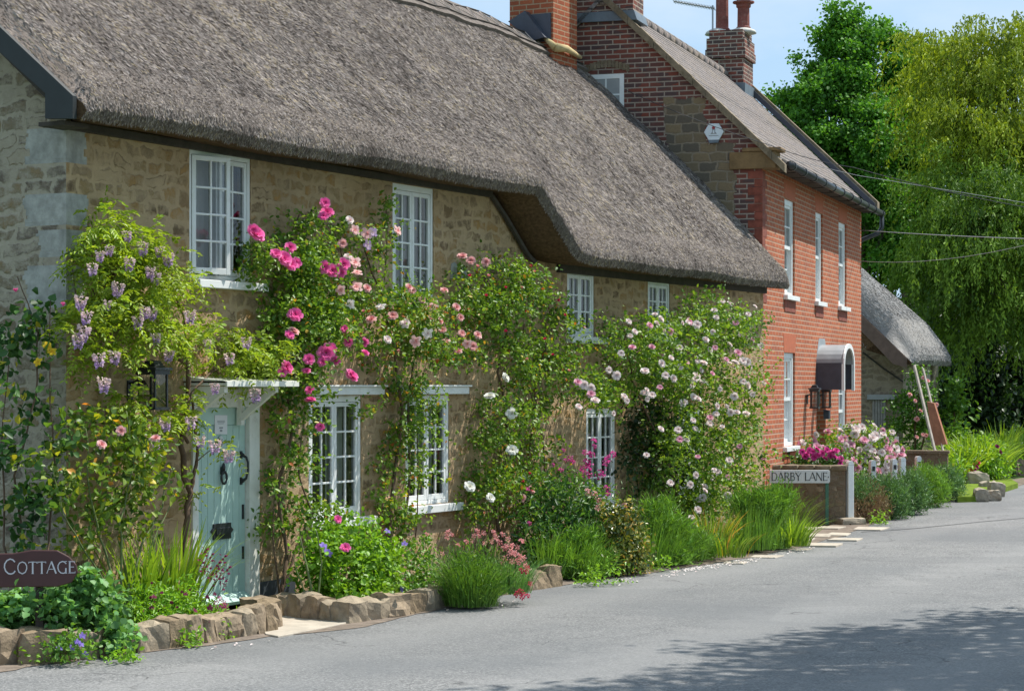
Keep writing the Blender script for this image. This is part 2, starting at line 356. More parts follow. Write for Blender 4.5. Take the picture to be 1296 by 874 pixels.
def asphalt():
    m, nt, bs, out = newmat('worn_asphalt'); o = objco(nt)
    fine = noise_t(nt, o, 90, 3.0, .8); vor = nd(nt, 'TexVoronoi', {'Vector': o, 'Scale': 75.0}, feature='F1').outputs['Color']
    v = nd(nt, 'SeparateColor', {'Color': vor}).outputs[0]; mid = noise_t(nt, o, 2.2, 6.0, .65); big = noise_t(nt, o, .28, 4.0)
    cc = ramp(nt, v, [(0, (.1, .102, .1)), (.55, (.19, .19, .186)), (1, (.36, .352, .34))])
    cc = mix(nt, rmap(nt, fine, .35, .7, 0, .5), cc, (.1, .105, .108))
    cc = mix(nt, rmap(nt, mid, .42, .75, 0, .5), cc, (.25, .247, .24))
    cc = mix(nt, rmap(nt, big, .4, .62, 0, .6), cc, (.13, .137, .142))
    sp = nd(nt, 'SeparateXYZ', {0: o}); ac = mth(nt, 'SUBTRACT', mth(nt, 'MULTIPLY', sp.outputs[0], .884), mth(nt, 'MULTIPLY', sp.outputs[1], .467))
    w = nd(nt, 'Math', {0: mth(nt, 'ADD', mth(nt, 'MULTIPLY', ac, 2.6), mth(nt, 'MULTIPLY', mid, 2.5))}, operation='SINE').outputs[0]
    cc = mix(nt, rmap(nt, w, .0, 1.0, 0, .35), cc, (.27, .267, .26))
    # coarse patched areas, fine cracks, oil drips and grit
    pt = nd(nt, 'TexVoronoi', {'Vector': nd(nt, 'Mapping', {'Vector': o, 'Rotation': (0, 0, R(28)), 'Scale': (.22, .6, 1)}).outputs[0], 'Scale': .8, 'Randomness': .9}, feature='F1').outputs['Color']
    cc = mix(nt, rmap(nt, nd(nt, 'SeparateColor', {'Color': pt}).outputs[1], .45, .55, 0, .22), cc, (.12, .125, .128))
    dv = nd(nt, 'VectorMath', {0: o, 1: nd(nt, 'VectorMath', {0: nd(nt, 'TexNoise', {'Vector': o, 'Scale': 1.6, 'Detail': 6.0}).outputs['Color'], 'Scale': .9}, operation='SCALE').outputs[0]}, operation='ADD').outputs[0]
    ck = nd(nt, 'TexVoronoi', {'Vector': dv, 'Scale': .42}, feature='DISTANCE_TO_EDGE').outputs['Distance']
    crack = mth(nt, 'MULTIPLY', rmap(nt, ck, .0, .007, .8, 0), rmap(nt, noise_t(nt, o, .5, 3.0), .5, .58))
    cc = mix(nt, crack, cc, (.05, .05, .05))
    spots = noise_t(nt, o, 17, 2.0, .5); cc = mix(nt, rmap(nt, spots, .7, .75, 0, .75), cc, (.06, .055, .05))
    pale = noise_t(nt, o, 23, 2.0, .5); cc = mix(nt, rmap(nt, pale, .72, .75, 0, .6), cc, (.36, .34, .31))
    nt.links.new(cc, bs.inputs['Base Color']); bs.inputs['Roughness'].default_value = .85; bs.inputs['Specular IOR Level'].default_value = .3
    bump(nt, bs, mth(nt, 'ADD', v, fine), .55, .008); return m
MT['asphalt'] = asphalt()
MT['seam'] = plain('tar_seam', (.075, .075, .078), .7, .3, 9)
MT['soil'] = plain('soil', (.085, .06, .042), .95, .4, 9, bmp=.9, spec=.1)
MT['verge'] = plain('gritty_dirt', (.19, .155, .125), .95, .35, 5, bmp=.7, dirt=(.1, .075, .055), spec=.15)
MT['slab'] = plain('pale_concrete', (.42, .37, .30), .9, .2, 3, bmp=.4, dirt=(.28, .24, .19))
MT['field'] = plain('rough_grass', (.06, .10, .025), .95, .4, 1.2, bmp=.5, spec=.1)
MT['turf'] = plain('bright_turf', (.13, .19, .02), .95, .3, 6, bmp=.6, spec=.1)
def tiles(name):
    m, nt, bs, out = newmat(name); v = uvvec(nt, 1, 1, .01, 6)
    b = nd(nt, 'TexBrick', {'Vector': v, 'Color1': (.21, .165, .145, 1), 'Color2': (.13, .11, .108, 1), 'Mortar': (.03, .025, .022, 1), 'Scale': 1.0, 'Mortar Size': .012, 'Brick Width': .165, 'Row Height': .105})
    u = uvvec(nt); n = noise_t(nt, u, 18, 6.0, .7); n2 = noise_t(nt, u, 1.2, 4.0)
    cc = mix(nt, rmap(nt, n, .45, .72, 0, .7), b.outputs['Color'], (.36, .33, .31))
    cc = mix(nt, rmap(nt, n2, .5, .72, 0, .5), cc, (.2, .15, .08))
    nt.links.new(cc, bs.inputs['Base Color']); bs.inputs['Roughness'].default_value = .85
    sp = nd(nt, 'SeparateXYZ', {0: v}); saw = nd(nt, 'Math', {0: mth(nt, 'DIVIDE', sp.outputs[1], .105)}, operation='FRACT').outputs[0]
    bump(nt, bs, mth(nt, 'SUBTRACT', mth(nt, 'ADD', mth(nt, 'MULTIPLY', n, .5), mth(nt, 'MULTIPLY', b.outputs['Fac'], -.5)), saw), .8, .02); return m
MT['tiles'] = tiles('clay_tiles')

# ------------------------------------------------------------------ light
w = bpy.data.worlds.new('World'); scene.world = w; w.use_nodes = True; nt = w.node_tree
TOSUN = Vector((.552, .274, 1.0)).normalized()
sky = nd(nt, 'TexSky', sky_type='NISHITA', sun_disc=False); sky.sun_elevation = math.asin(TOSUN.z); sky.sun_rotation = math.atan2(TOSUN.x, TOSUN.y)
sky.air_density = 1.0; sky.dust_density = 1.2; sky.ozone_density = 1.2
tc = nd(nt, 'TexCoord'); mp = nd(nt, 'Mapping', {'Vector': tc.outputs['Generated'], 'Scale': (1.0, 1.0, 2.6)})
cn = noise_t(nt, mp.outputs[0], 2.3, 8.0, .55)
sky_c = mix(nt, .6, sky.outputs[0], (5.9, 8.9, 12.2))
cl = mix(nt, rmap(nt, cn, .47, .66, 0, .8), sky_c, (8.8, 9.6, 10.4))
bg = nt.nodes['Background']; nt.links.new(cl, bg.inputs[0]); bg.inputs[1].default_value = .076
sd = bpy.data.lights.new('sun', 'SUN'); sd.energy = 5.0; sd.angle = R(.5); sd.color = (1.0, .955, .88)
so = bpy.data.objects.new('sun', sd); col.objects.link(so); so.rotation_euler = (-TOSUN).to_track_quat('-Z', 'Y').to_euler(); so.location = (20, 10, 40)
scene.view_settings.view_transform = 'Standard'; scene.view_settings.look = 'None'; scene.view_settings.gamma = 1; scene.view_settings.exposure = .42
scene.view_settings.use_curve_mapping = False
scene.cycles.max_bounces = 6; scene.cycles.transparent_max_bounces = 12
# ------------------------------------------------------------------ ground, lane, beds
def sheet(name, pts, z, m, kind='structure', sub=0):
    mb = MB(); mb.poly([(p[0], p[1], z) for p in pts]); o = mb.build(name, m, fix=False)
    if o.data.polygons[0].normal.z < 0: o.data.flip_normals()
    if kind: o['kind'] = kind
    return o
sheet('ground', [(-900, -900), (900, -900), (900, 1500), (-900, 1500)], -.03, MT['field'])
LANE_L = [(-7.4, 8.0), (-4.4, 15.2), (-3.75, 16.55), (-2.95, 17.5), (-2.1, 18.55), (-1.5, 19.15), (-.68, 21.1), (.44, 23.3), (1.55, 24.9), (2.87, 27.05), (3.95, 29.1), (4.75, 31.4), (5.75, 34.2), (7.1, 38.0), (8.6, 41.6), (9.9, 44.2), (11.0, 47.0), (11.5, 48.6), (12.4, 50.2), (16, 54), (26, 60), (60, 72)]
LANE_R = [(66, 64), (30, 51), (20.5, 45.5), (17.2, 40.5), (14.2, 34.5), (11.3, 28.6), (8.6, 23.4), (6.2, 18.6), (2.5, 11), (-1, 4), (-4, -6), (-14, -6)]
sheet('lane', LANE_L+LANE_R, -.004, MT['asphalt'])
def off_strip(pts, a, b):
    L, Rr = [], []
    for i, p in enumerate(pts):
        q0 = Vector(pts[max(i-1, 0)]); q1 = Vector(pts[min(i+1, len(pts)-1)]); t = (q1-q0).normalized(); n = Vector((t.y, -t.x))
        L.append(Vector(p)+n*a); Rr.append(Vector(p)+n*b)
    return [(v.x, v.y) for v in L]+[(v.x, v.y) for v in Rr[::-1]]
# gritty edge of the lane
def ragged_strip(name, pts, z, m, wl, wr, seed):
    r = random.Random(seed); dense = []
    for a, b in zip(pts[:-1], pts[1:]):
        k = max(2, int((Vector(b)-Vector(a)).length/.18))
        for i in range(k): dense.append(tuple(Vector(a).lerp(Vector(b), i/k)))
    L, Q = [], []
    for i, p in enumerate(dense):
        q0 = Vector(dense[max(i-1, 0)]); q1 = Vector(dense[min(i+1, len(dense)-1)]); t = (q1-q0).normalized(); n = Vector((t.y, -t.x))
        L.append(Vector(p)-n*wl); Q.append(Vector(p)+n*wr*(.35+.9*noise.noise(Vector((i*.13, seed, 0)))+.35*r.random()))
    mb = MB()
    for i in range(len(L)-1): mb.quad((*L[i], z), (*Q[i], z), (*Q[i+1], z), (*L[i+1], z))
    o = mb.build(name, m); o['kind'] = 'structure'; return o
ragged_strip('lane_edge', LANE_L[1:19], .001, MT['verge'], .5, .16, 3)
sm = [gr(1090, 672.5), gr(1120, 671), gr(1160, 668), gr(1200, 664), gr(1250, 659), gr(1310, 654), gr(1420, 646)]
mb = MB()
for a, b in zip(sm[:-1], sm[1:]): mb.quad((a.x, a.y-.03, .003), (b.x, b.y-.03, .003), (b.x, b.y+.03, .003), (a.x, a.y+.03, .003))
mb.build('tar_seam', MT['seam'])['kind'] = 'structure'

# doorstep slab between the two stone edgings
P = lambda x, y: tuple(COT.w(x, y)[:2])
slab = MB(); pts = [gr(336, 803), gr(352, 806), gr(395, 798), gr(438, 789), gr(437, 782), gr(345, 776), gr(322, 779)]
slab.prism([(p.x, p.y, -.05) for p in pts], (0, 0, .062)); o = slab.build('door_slab', MT['slab'], bevel=.006); o['kind'] = 'structure'
# pale flags by the lane corner
fl = MB(); rr = random.Random(4)
for (cx, cy, wx, wy) in [(1020, 668, 20, 4), (1034, 677, 24, 4.5), (1062, 676, 16, 4), (1100, 669, 24, 4), (1012, 683, 22, 4), (1070, 683, 24, 3.2), (1040, 690, 30, 4), (1003, 695, 22, 3.5), (968, 704, 22, 3.5), (930, 712, 18, 3), (985, 691, 18, 3), (1050, 668, 18, 3)]:
    q = [gr(cx-wx+rr.uniform(-4, 4), cy+wy*.34), gr(cx+wx*.6, cy+wy*.5), gr(cx+wx+rr.uniform(-4, 4), cy-wy*.3), gr(cx-wx*.6, cy-wy*.5)]
    fk_ = len(fl.f)//6; fl.prism([(p.x, p.y, -.02) for p in q], (0, 0, .026+.0025*(fk_ % 7)))
fl.build('paving_flags', MT['slab'], bevel=.006)['kind'] = 'structure'
# beds
bed = MB(); zz = .13
bed.prism([(*P(-2.6, -.5), -.04), (*P(-1.0, -.75), -.04), (*P(1.1, -.9), -.04), (*P(1.5, -.4), -.04), (*P(1.55, .02), -.04), (*P(-2.6, .02), -.04)], (0, 0, zz+.04))
bed.prism([(*P(2.72, -.02), -.04), (*P(2.75, -.7), -.04), (*P(3.5, -1.0), -.04), (*P(6.1, -1.05), -.04), (*P(9.0, -1.0), -.04), (*P(12.5, -1.0), -.04), (*P(15.4, -.9), -.04), (*P(16.0, -.1), -.04), (*P(16.0, .02), -.04)], (0, 0, zz-.02))
bed.build('flower_bed_soil', MT['soil'])['kind'] = 'structure'
bed2 = MB(); q = [gr(1052, 662), gr(1085, 664), gr(1130, 652), gr(1210, 626), gr(1260, 610), gr(1270, 596)]
bed2.prism([(p.x-.1, p.y, -.04) for p in q]+[(9.5, 49.5, -.04), (3.9, 33.3, -.04)], (0, 0, .06)); bed2.build('house_bed_soil', MT['soil'])['kind'] = 'structure'
tp = [gr(1212, 634, .02), gr(1240, 633, .02), (9.75, 43.2, 0), (10.55, 45.3, 0), (10.9, 47.5, 0), gr(1268, 609, .02), gr(1235, 607, .02), gr(1212, 616, .02)]
tf = MB(); tf.prism([(p[0], p[1], -.03) for p in tp], (0, 0, .128)); tf.build('turf_patch', MT['turf'])['kind'] = 'structure'

# ------------------------------------------------------------------ walls with openings
def wall_front(mb, x0, x1, z0, top, ops, y=0.0, depth=.16, brk=()):
    xs = sorted({x0, x1, *brk, *[o[0] for o in ops], *[o[1] for o in ops]}); xs = [x for x in xs if x0 <= x <= x1]
    fine = []
    for a, b in zip(xs[:-1], xs[1:]):
        k = max(1, int((b-a)/1.0)); fine += [a+(b-a)*i/k for i in range(k)]
    fine.append(xs[-1])
    for a, b in zip(fine[:-1], fine[1:]):
        m = (a+b)/2; cut = sorted((o[2], o[3]) for o in ops if o[0] < m < o[1]); z = z0
        for c0, c1 in cut:
            if c0 > z: mb.quad((a, y, z), (b, y, z), (b, y, c0), (a, y, c0))
            z = c1
        mb.quad((a, y, z), (b, y, z), (b, y, top(b)), (a, y, top(a)))
    for a, b, c, d in [o[:4] for o in ops]:
        mb.quad((a, y, c), (a, y+depth, c), (a, y+depth, d), (a, y, d)); mb.quad((b, y, c), (b, y, d), (b, y+depth, d), (b, y+depth, c))
        mb.quad((a, y, d), (a, y+depth, d), (b, y+depth, d), (b, y, d)); mb.quad((a, y, c), (b, y, c), (b, y+depth, c), (a, y+depth, c))

def casement(mb, w, h, rows, cols, st=.045, bar=.02, th=.035):
    """sash in its own plane: x 0..w, z 0..h, front at y=0"""
    mb.box(0, st, 0, th, 0, h); mb.box(w-st, w, 0, th, 0, h)
    mb.box(st, w-st, .001, th-.001, 0, st*1.3); mb.box(st, w-st, .001, th-.001, h-st, h)
    iw, ih = w-2*st, h-2.3*st
    for c in range(1, cols): mb.box(st+iw*c/cols-bar/2, st+iw*c/cols+bar/2, .004, th-.006, st*1.3, h-st)
    for r in range(1, rows): mb.box(st, w-st, .002, th-.004, st*1.3+ih*r/rows-bar/2, st*1.3+ih*r/rows+bar/2)
def curtain_mesh(mb, x0, x1, z0, z1, y, amp=.018, per=.075):
    n = max(6, int((x1-x0)/.012)); pr = [(x0+(x1-x0)*i/n, y+amp*math.sin(2*math.pi*(x0+(x1-x0)*i/n)/per)) for i in range(n+1)]
    for (xa, ya), (xb, yb) in zip(pr[:-1], pr[1:]): mb.quad((xa, ya, z0), (xb, yb, z0), (xb, yb, z1), (xa, ya, z1))

def cottage_window(root, x0, x1, z0, z1, rows, label, sill=None, lintel=None, ajar=0, y=.012, curt='sides', cols=2):
    fw = .045; f = MB()
    f.box(x0, x0+fw, y, y+.09, z0, z1); f.box(x1-fw, x1, y, y+.09, z0, z1); f.box(x0+fw, x1-fw, y+.001, y+.089, z0, z0+fw); f.box(x0+fw, x1-fw, y+.001, y+.089, z1-fw*1.4, z1)
    xm = (x0+x1)/2; f.box(xm-.02, xm+.02, y+.03, y+.085, z0+fw, z1-fw*1.4)
    win = f.build('window', MT['white'], root, bevel=.004); win['label'] = label
    zb, zt = z0+fw+.004, z1-fw*1.4-.004; h = zt-zb
    for k in range(2):
        xa = x0+fw+.004 if k == 0 else xm+.003; wd = (xm-.003)-(x0+fw+.004) if k == 0 else (x1-fw-.004)-xa
        c = MB(); g = MB()
        a = -R(ajar) if k == 0 else 0.0
        T = Matrix.Translation((xa, y+.006 if not a else y-.008, zb)) @ Matrix.Rotation(a, 4, 'Z')
        c.M = T; g.M = T
        casement(c, wd, h, rows, cols); st = .045
        g.quad((st, .02, st*1.3), (wd-st, .02, st*1.3), (wd-st, .02, h-st), (st, .02, h-st))
        co = c.build('casement', MT['white'], win, bevel=.003); g.build('pane', MT['glass'], win)
    if curt:
        cu = MB(); zc0, zc1 = z0+.05, z1-.03
        if curt == 'sides':
            curtain_mesh(cu, x0+.04, x0+.3*(x1-x0), zc0, zc1, y+.19); curtain_mesh(cu, x1-.36*(x1-x0), x1-.04, zc0, zc1, y+.19)
        elif curt == 'full': curtain_mesh(cu, x0+.02, x1-.02, zc0, zc1, y+.19, .02, .11)
        elif curt == 'right': curtain_mesh(cu, xm-.12, x1-.03, zc0, zc1, y+.2, .02, .09)
        cu.build('curtain', MT['curtain'], win)
    if sill:
        s = MB(); sx0, sx1, sz0, sz1 = sill; s.box(sx0, sx1, -.085, y+.03, sz0, sz1); s.build('sill', MT['white'], win, bevel=.006)
    if lintel:
        s = MB(); lx0, lx1, lz0, lz1 = lintel; s.box(lx0, lx1, -.09, .03, lz0, lz1); s.box(lx0-.02, lx1+.02, -.12, .03, lz1+.001, lz1+.02); s.build('lintel', MT['white'], win, bevel=.004)
    return win

# ------------------------------------------------------------------ the thatched cottage
cot = empty('thatched_cottage', COT.w(0, 0, 0), R(COT.deg), 'long stone cottage with grey thatched roof, white casement windows and pale green door', 'cottage')
def ze(x):                                              # underside of the eaves
    if x < 7.72: return 4.36+.012*math.sin(x*1.7)
    if x < 8.6: return 4.36-.69*((x-7.72)/.88)
    t = min(1, (x-8.6)/.7); return 3.67-.07*t*(2-t)+.01*math.sin(x*2.1)
WINS = [(1.57, 2.56, 3.12, 4.33), (5.2, 6.08, 3.05, 4.3), (9.4, 10.18, 2.75, 3.58), (11.83, 12.57, 2.8, 3.56), (3.57, 4.57, .78, 2.03), (5.47, 6.43, .83, 2.03), (9.94, 10.81, .6, 1.84), (12.85, 13.7, .62, 1.8)]
DOOR = (1.62, 2.68, .0, 2.1)
wl = MB(); wall_front(wl, -.18, 16.07, -.1, lambda x: ze(x+.35)+.1, WINS+[DOOR], brk=(7.3, 7.37, 7.6, 8.25, 8.6, 9.0))
wl.quad((16.07, 0, -.1), (16.07, 6.4, -.1), (16.07, 6.4, 3.9), (16.07, 0, 3.7)); wl.poly([(16.07, 0, 3.7), (16.07, 6.4, 3.7), (16.07, 3.3, 7.05)])
wl.quad((-.18, 6.6, -.1), (16.07, 6.6, -.1), (16.07, 6.6, 3.9), (-.18, 6.6, 4.4))
front = wl.build('front_wall', MT['cot_wall'], cot, fix=False)
gw = MB(); gw.poly([(-.18, 6.6, -.1), (-.18, 0, -.1), (-.18, 0, 4.4), (-.18, .16, 4.68), (-.18, 3.3, 7.36), (-.18, 6.6, 4.35)]); gw.build('gable_wall', MT['gable_stone'], cot, fix=False)['label'] = 'greyer rubble gable wall'
fl_ = MB(); fl_.quad((-.18, 0, .05), (16.07, 0, .05), (16.07, 6.6, .05), (-.18, 6.6, .05)); fl_.quad((-.18, 0.2, 2.4), (16.07, .2, 2.4), (16.07, 6.6, 2.4), (-.18, 6.6, 2.4)); fl_.quad((-.1, .9, .05), (16, .9, .05), (16, .9, 4.3), (-.1, .9, 4.3)); fl_.build('inner_floor', MT['room'], cot)
rq = random.Random(2)
for (za, zb, yb, xb) in [(4.03, 4.33, .42, .07), (3.5, 3.77, .44, .09), (3.23, 3.46, .3, .06), (2.8, 3.16, .44, .08)]:
    q = MB(); n = 9
    for i in range(n):                                  # worn outline: courses of unequal length
        a = za+(zb-za)*i/n; b = za+(zb-za)*(i+1)/n; e = .025*rq.uniform(-1, 1); ins = .012*(abs(i-n/2)/(n/2))**3
        q.box(-.184+ins*.3, xb+e, -.004+ins*.3, yb+e*1.3, a, b)
    q.build('quoin', MT['quoin'], cot)['label'] = 'whitewashed corner stone'
for (xa, za, s) in [(6.45, 3.33, .16), (6.7, 3.32, .14)]:
    q = MB(); q.prism([(xa, 0, za), (xa+s, 0, za+.01), (xa+s*.97, 0, za+s), (xa+s*.6, 0, za+s*1.18), (xa+.02, 0, za+s*1.05)], (0, -.006, 0)); q.build('quoin', MT['quoin'], cot)['label'] = 'whitewashed stone'
pl_ = MB(); pl_.box(2.69, 3.3, -.02, -.003, -.05, .24); pl_.build('plinth', MT['darkbase'], cot)

def smooth_noise(x, v, s): return noise.noise(Vector((x*s, v*s, s*3.1)))
def thatch_roof(root, x0, x1, prof_fn, mat_list, straws, straw_m, dx=.1, roll=.75, seed=1, slope_seg=44, endround=.22, name='thatched_roof', swl=(.03, .095), sww=(.006, .0115)):
    """prof_fn(x) -> inner (y,z), eave outer list, ridge (y,z), inner ridge (y,z), back eave (y,z)"""
    nx = int((x1-x0)/dx)+1; xs = np.linspace(x0, x1, nx); rows = []; meta = None
    for x in xs:
        under, nose, ridge, iridge, back = prof_fn(x); de = min(x-x0, x1-x); r0 = endround*(1-math.sqrt(max(0, 1-(1-de/endround)**2))) if de < endround else 0
        nose = [(y_+r0*.45*i_/3, z_-r0*roll*.8*(i_/3)) for i_, (y_, z_) in enumerate(nose)]; wob = .012*noise.noise(Vector((x*3.1, seed, 0)))+.01*noise.noise(Vector((x*9, seed, 4))); nose = [(y_, z_+wob) for y_, z_ in nose]
        pts = [(*p, 2) for p in under]+[(*p, 1) for p in nose]
        a = np.array(nose[-1]); b = np.array(ridge); tv = (b-a)/np.linalg.norm(b-a); nv = np.array([-tv[1], tv[0]]); L = np.linalg.norm(b-a)
        for k in range(1, slope_seg+1):
            v = k/slope_seg; p = a+(b-a)*v; bulge = .05*math.sin(math.pi*v)
            if v > .9: bulge -= .10*((v-.9)/.1)**2
            st = .035*noise.noise(Vector((x*.9+v*L*.5, v*L*1.9, 2.2)))*min(1, 3*v)+.022*smooth_noise(x*1.6, v*L*.5, 1.9)+.014*smooth_noise(x*4, v*L*.8, 3.0)+.006*noise.noise(Vector((x*11, v*L*2.2, 5)))
            de = min(x-x0, x1-x)
            rd = endround*(1-math.sqrt(max(0, 1-(1-de/endround)**2))) if de < endround else 0
            p = p+nv*(bulge+st-rd*roll); pts.append((p[0], p[1], 0))
        bk = [np.array(ridge)+(np.array(back)-np.array(ridge))*q for q in (.33, .66, 1.0)]
        pts += [(*p, 0) for p in bk]
        pts += [(back[0]-.25, back[1]-.25, 2), (iridge[0], iridge[1], 2)]
        rows.append(pts)
    npf = len(rows[0]); V = np.array([[(xs[i], p[0], p[1]) for p in rows[i]] for i in range(nx)]); me = bpy.data.meshes.new(name)
    faces = []; mi = []
    for i in range(nx-1):
        for k in range(npf):
            k2 = (k+1) % npf; faces.append((i*npf+k, i*npf+k2, (i+1)*npf+k2, (i+1)*npf+k)); mi.append(1 if (rows[i][k][2] == 2 or rows[i][k2][2] == 2) else 0)
    for i in (0, nx-1): faces.append(tuple(i*npf+k for k in range(npf))); mi.append(1)
    # straws laid down the slope
    nu = len(prof_fn(xs[0])[0]); n0 = nu; ns = npf-nu-5
    r = np.random.default_rng(seed); N = straws
    fx = r.random(N)*(nx-1.001); fk = n0+r.random(N)**1.0*(ns-.01)
    ed = int(N*.07); fk[:ed] = n0+r.random(ed)*4.0     # a thicker fringe along the eaves
    i0 = fx.astype(int); k0 = np.minimum(fk.astype(int), npf-7); tx = (fx-i0)[:, None]; tk = (fk-k0)[:, None]
    Pn = (V[i0, k0]*(1-tx)+V[i0+1, k0]*tx)*(1-tk)+(V[i0, k0+1]*(1-tx)+V[i0+1, k0+1]*tx)*tk
    dn = V[i0, k0]-V[i0, k0+1]; dn /= np.linalg.norm(dn, axis=1, keepdims=True)+1e-9
    ax = V[i0+1, k0]-V[i0, k0]; ax /= np.linalg.norm(ax, axis=1, keepdims=True)
    nn = np.cross(ax, -dn); nn /= np.linalg.norm(nn, axis=1, keepdims=True); nn *= np.sign(nn[:, 2:3]-nn[:, 1:2]+1e-9)
    ang = r.normal(0, .14, N)[:, None]; d2 = dn*np.cos(ang)+ax*np.sin(ang); sd = np.cross(nn, d2)
    Ls = r.uniform(*swl, N)[:, None]; Ws = r.uniform(*sww, N)[:, None]; lift = r.uniform(-.004, .011, N)[:, None]; Ls[fk < n0+6] *= .5; Ws[fk < n0+6] *= .85
    tw = r.normal(0, .5, N)[:, None]; sd = sd*np.cos(tw)+nn*np.sin(tw)
    A = Pn+nn*.004; B = Pn+d2*Ls+nn*(lift+.004)
    SV = np.stack([A-sd*Ws/2, A+sd*Ws/2, B+sd*Ws/3, B-sd*Ws/3], 1).reshape(-1, 3)
    base = nx*npf; allv = np.concatenate([V.reshape(-1, 3), SV]); sf = (base+np.arange(N*4).reshape(-1, 4))
    loops = [i for f in faces for i in f]; tot = [len(f) for f in faces]
    loops = np.concatenate([np.array(loops), sf.ravel()]); tot = np.concatenate([np.array(tot), np.full(N, 4)])
    me.vertices.add(len(allv)); me.vertices.foreach_set('co', allv.ravel()); me.loops.add(len(loops)); me.loops.foreach_set('vertex_index', loops.astype(np.int32))
    me.polygons.add(len(tot)); me.polygons.foreach_set('loop_start', np.concatenate([[0], np.cumsum(tot)[:-1]]).astype(np.int32))
    me.update(calc_edges=True)
    me.polygons.foreach_set('material_index', np.concatenate([np.array(mi), np.full(N, 2)]).astype(np.int32))
    ta = me.attributes.new('tint', 'FLOAT', 'FACE'); big = np.array([noise.noise(Vector((p[0]*.9, p[1]*.9, p[2]*1.5))) for p in Pn[::1]])
    fin = np.array([noise.noise(Vector((p[0]*11, p[1]*3.2, p[2]*3.2+3))) for p in Pn])
    mid = np.array([noise.noise(Vector((p[0]*3.2, p[1]*.9, p[2]*1.1+7))) for p in Pn])
    ta.data.foreach_set('value', np.concatenate([np.zeros(len(faces)), np.clip(r.normal(.5, .3, N)+big*.2+mid*.26+fin*.3, 0, 1)]).astype(np.float32))
    uv = me.uv_layers.new(name='UVMap'); co = allv[loops.astype(int)]
    uv.data.foreach_set('uv', np.stack([co[:, 0], co[:, 1]*.72+co[:, 2]*.72], 1).ravel())
    sm_ = np.zeros(len(tot), bool); sm_[:len(faces)-2] = True; me.polygons.foreach_set('use_smooth', sm_); me.update()
    return link(name, me, mat_list+[straw_m], root), V
def cot_prof(x):
    o = ze(x); i = ze(x+.32); f = min(1, max(0, (x-7.5)/1.6)); f = f*f*(3-2*f)
    under = [(.03, i+.02), (-.2, (i+o)/2-.005)]
    kx = 1-.42*min(1, max(0, (x-11.5)/4.5))
    nose = [(-.42-.1*f, o-.01), (-.5-.1*f, o+.08), (-.49-.09*f, o+.17), (-.40-.08*f, o+.29)]
    nose = [(y_*kx, z_) for y_, z_ in nose]
    zr = 7.66-.03*math.sin(x*.5)-max(0, x-13.2)*.06
    if x < -.1: under = [(-.16, i+.03), (-.3, o)]
    return [(.16, i+.34) if x >= -.1 else (-.02, i+.3)]+under, nose, (3.3, zr), (3.3, zr-.34), (7.1, 4.0)
roof, RV = thatch_roof(cot, -.5, 16.32, cot_prof, [MT['thatch'], MT['thatch_under']], 480000, MT['straw'], seed=3, endround=.16, swl=(.022, .06), sww=(.0045, .008))
# ridge cap with hazel rods
rc = MB(); xs_ = np.linspace(-.4, 15.9, 90); K = [-3-5, -3-6, -3-7, -3-8]
def rowpt(x, kfrom, lift):
    i = int(np.clip((x+.5)/16.82*(RV.shape[0]-1), 0, RV.shape[0]-1)); p = RV[i, RV.shape[1]-6-kfrom]; return (x, p[1]-lift*.6, p[2]+lift*.8)
lines = [[rowpt(x, k, .05) for x in xs_] for k in (0, 2, 4, 6)]
for a, b in zip(lines[:-1], lines[1:]):
    for i in range(len(xs_)-1): rc.quad(a[i], a[i+1], b[i+1], b[i])
for i in range(len(xs_)-1): rc.quad(lines[-1][i], lines[-1][i+1], rowpt(xs_[i+1], 6, -.01), rowpt(xs_[i], 6, -.01))
cap = rc.build('ridge_cap', MT['thatch'], roof)
for k in (2, 5):
    lg = MB(); lg.tube([Vector(rowpt(x, k, .065)) for x in xs_[::2]], .012, 5); lg.build('hazel_rod', MT['oldwood'], cap)
cr = MB()
for i in range(0, len(xs_)-3, 2): cr.tube([rowpt(xs_[i], 2, .066), rowpt(xs_[i+1], 5, .066), rowpt(xs_[i+2], 2, .066)], .008, 4)
cr.build('hazel_lattice', MT['pole'], cap)
# verge board, wall plate
bb = MB(); bb.prism([(-.58, *COT.side(-.58, *q)[:2]) for q in ((92, 150), (57, 150), (57, 118))]+[(-.58, 3.3, 7.2), (-.58, 3.3, 7.5), (-.58, *COT.side(-.58, 92, 121)[:2])], (.05, 0, 0)); b_ = bb.build('verge_board', MT['barge'], cot)
bb = MB(); bb.prism([(-.528, -.1, 4.5), (-.528, 3.3, 7.36), (-.528, 3.3, 7.56), (-.528, -.22, 4.6)], (.025, 0, 0)); bb.box(-.5, -.19, -.25, .03, 4.3, 4.335); bb.build('verge_trim', MT['oldwood'], cot)
wp = MB(); wp.box(-.3, 7.35, -.06, .0, 4.305, 4.37); wp.box(9.1, 16.1, -.05, 0, 3.52, 3.62); wp.build('wall_plate', MT['oldwood'], cot)
mb = MB(); mb.tube([(7.36, -.03, 4.33), (7.7, -.04, 4.1), (8.25, -.05, 3.68), (8.45, -.05, 3.6)], .035, 6); mb.build('valley_batten', MT['oldwood'], cot)

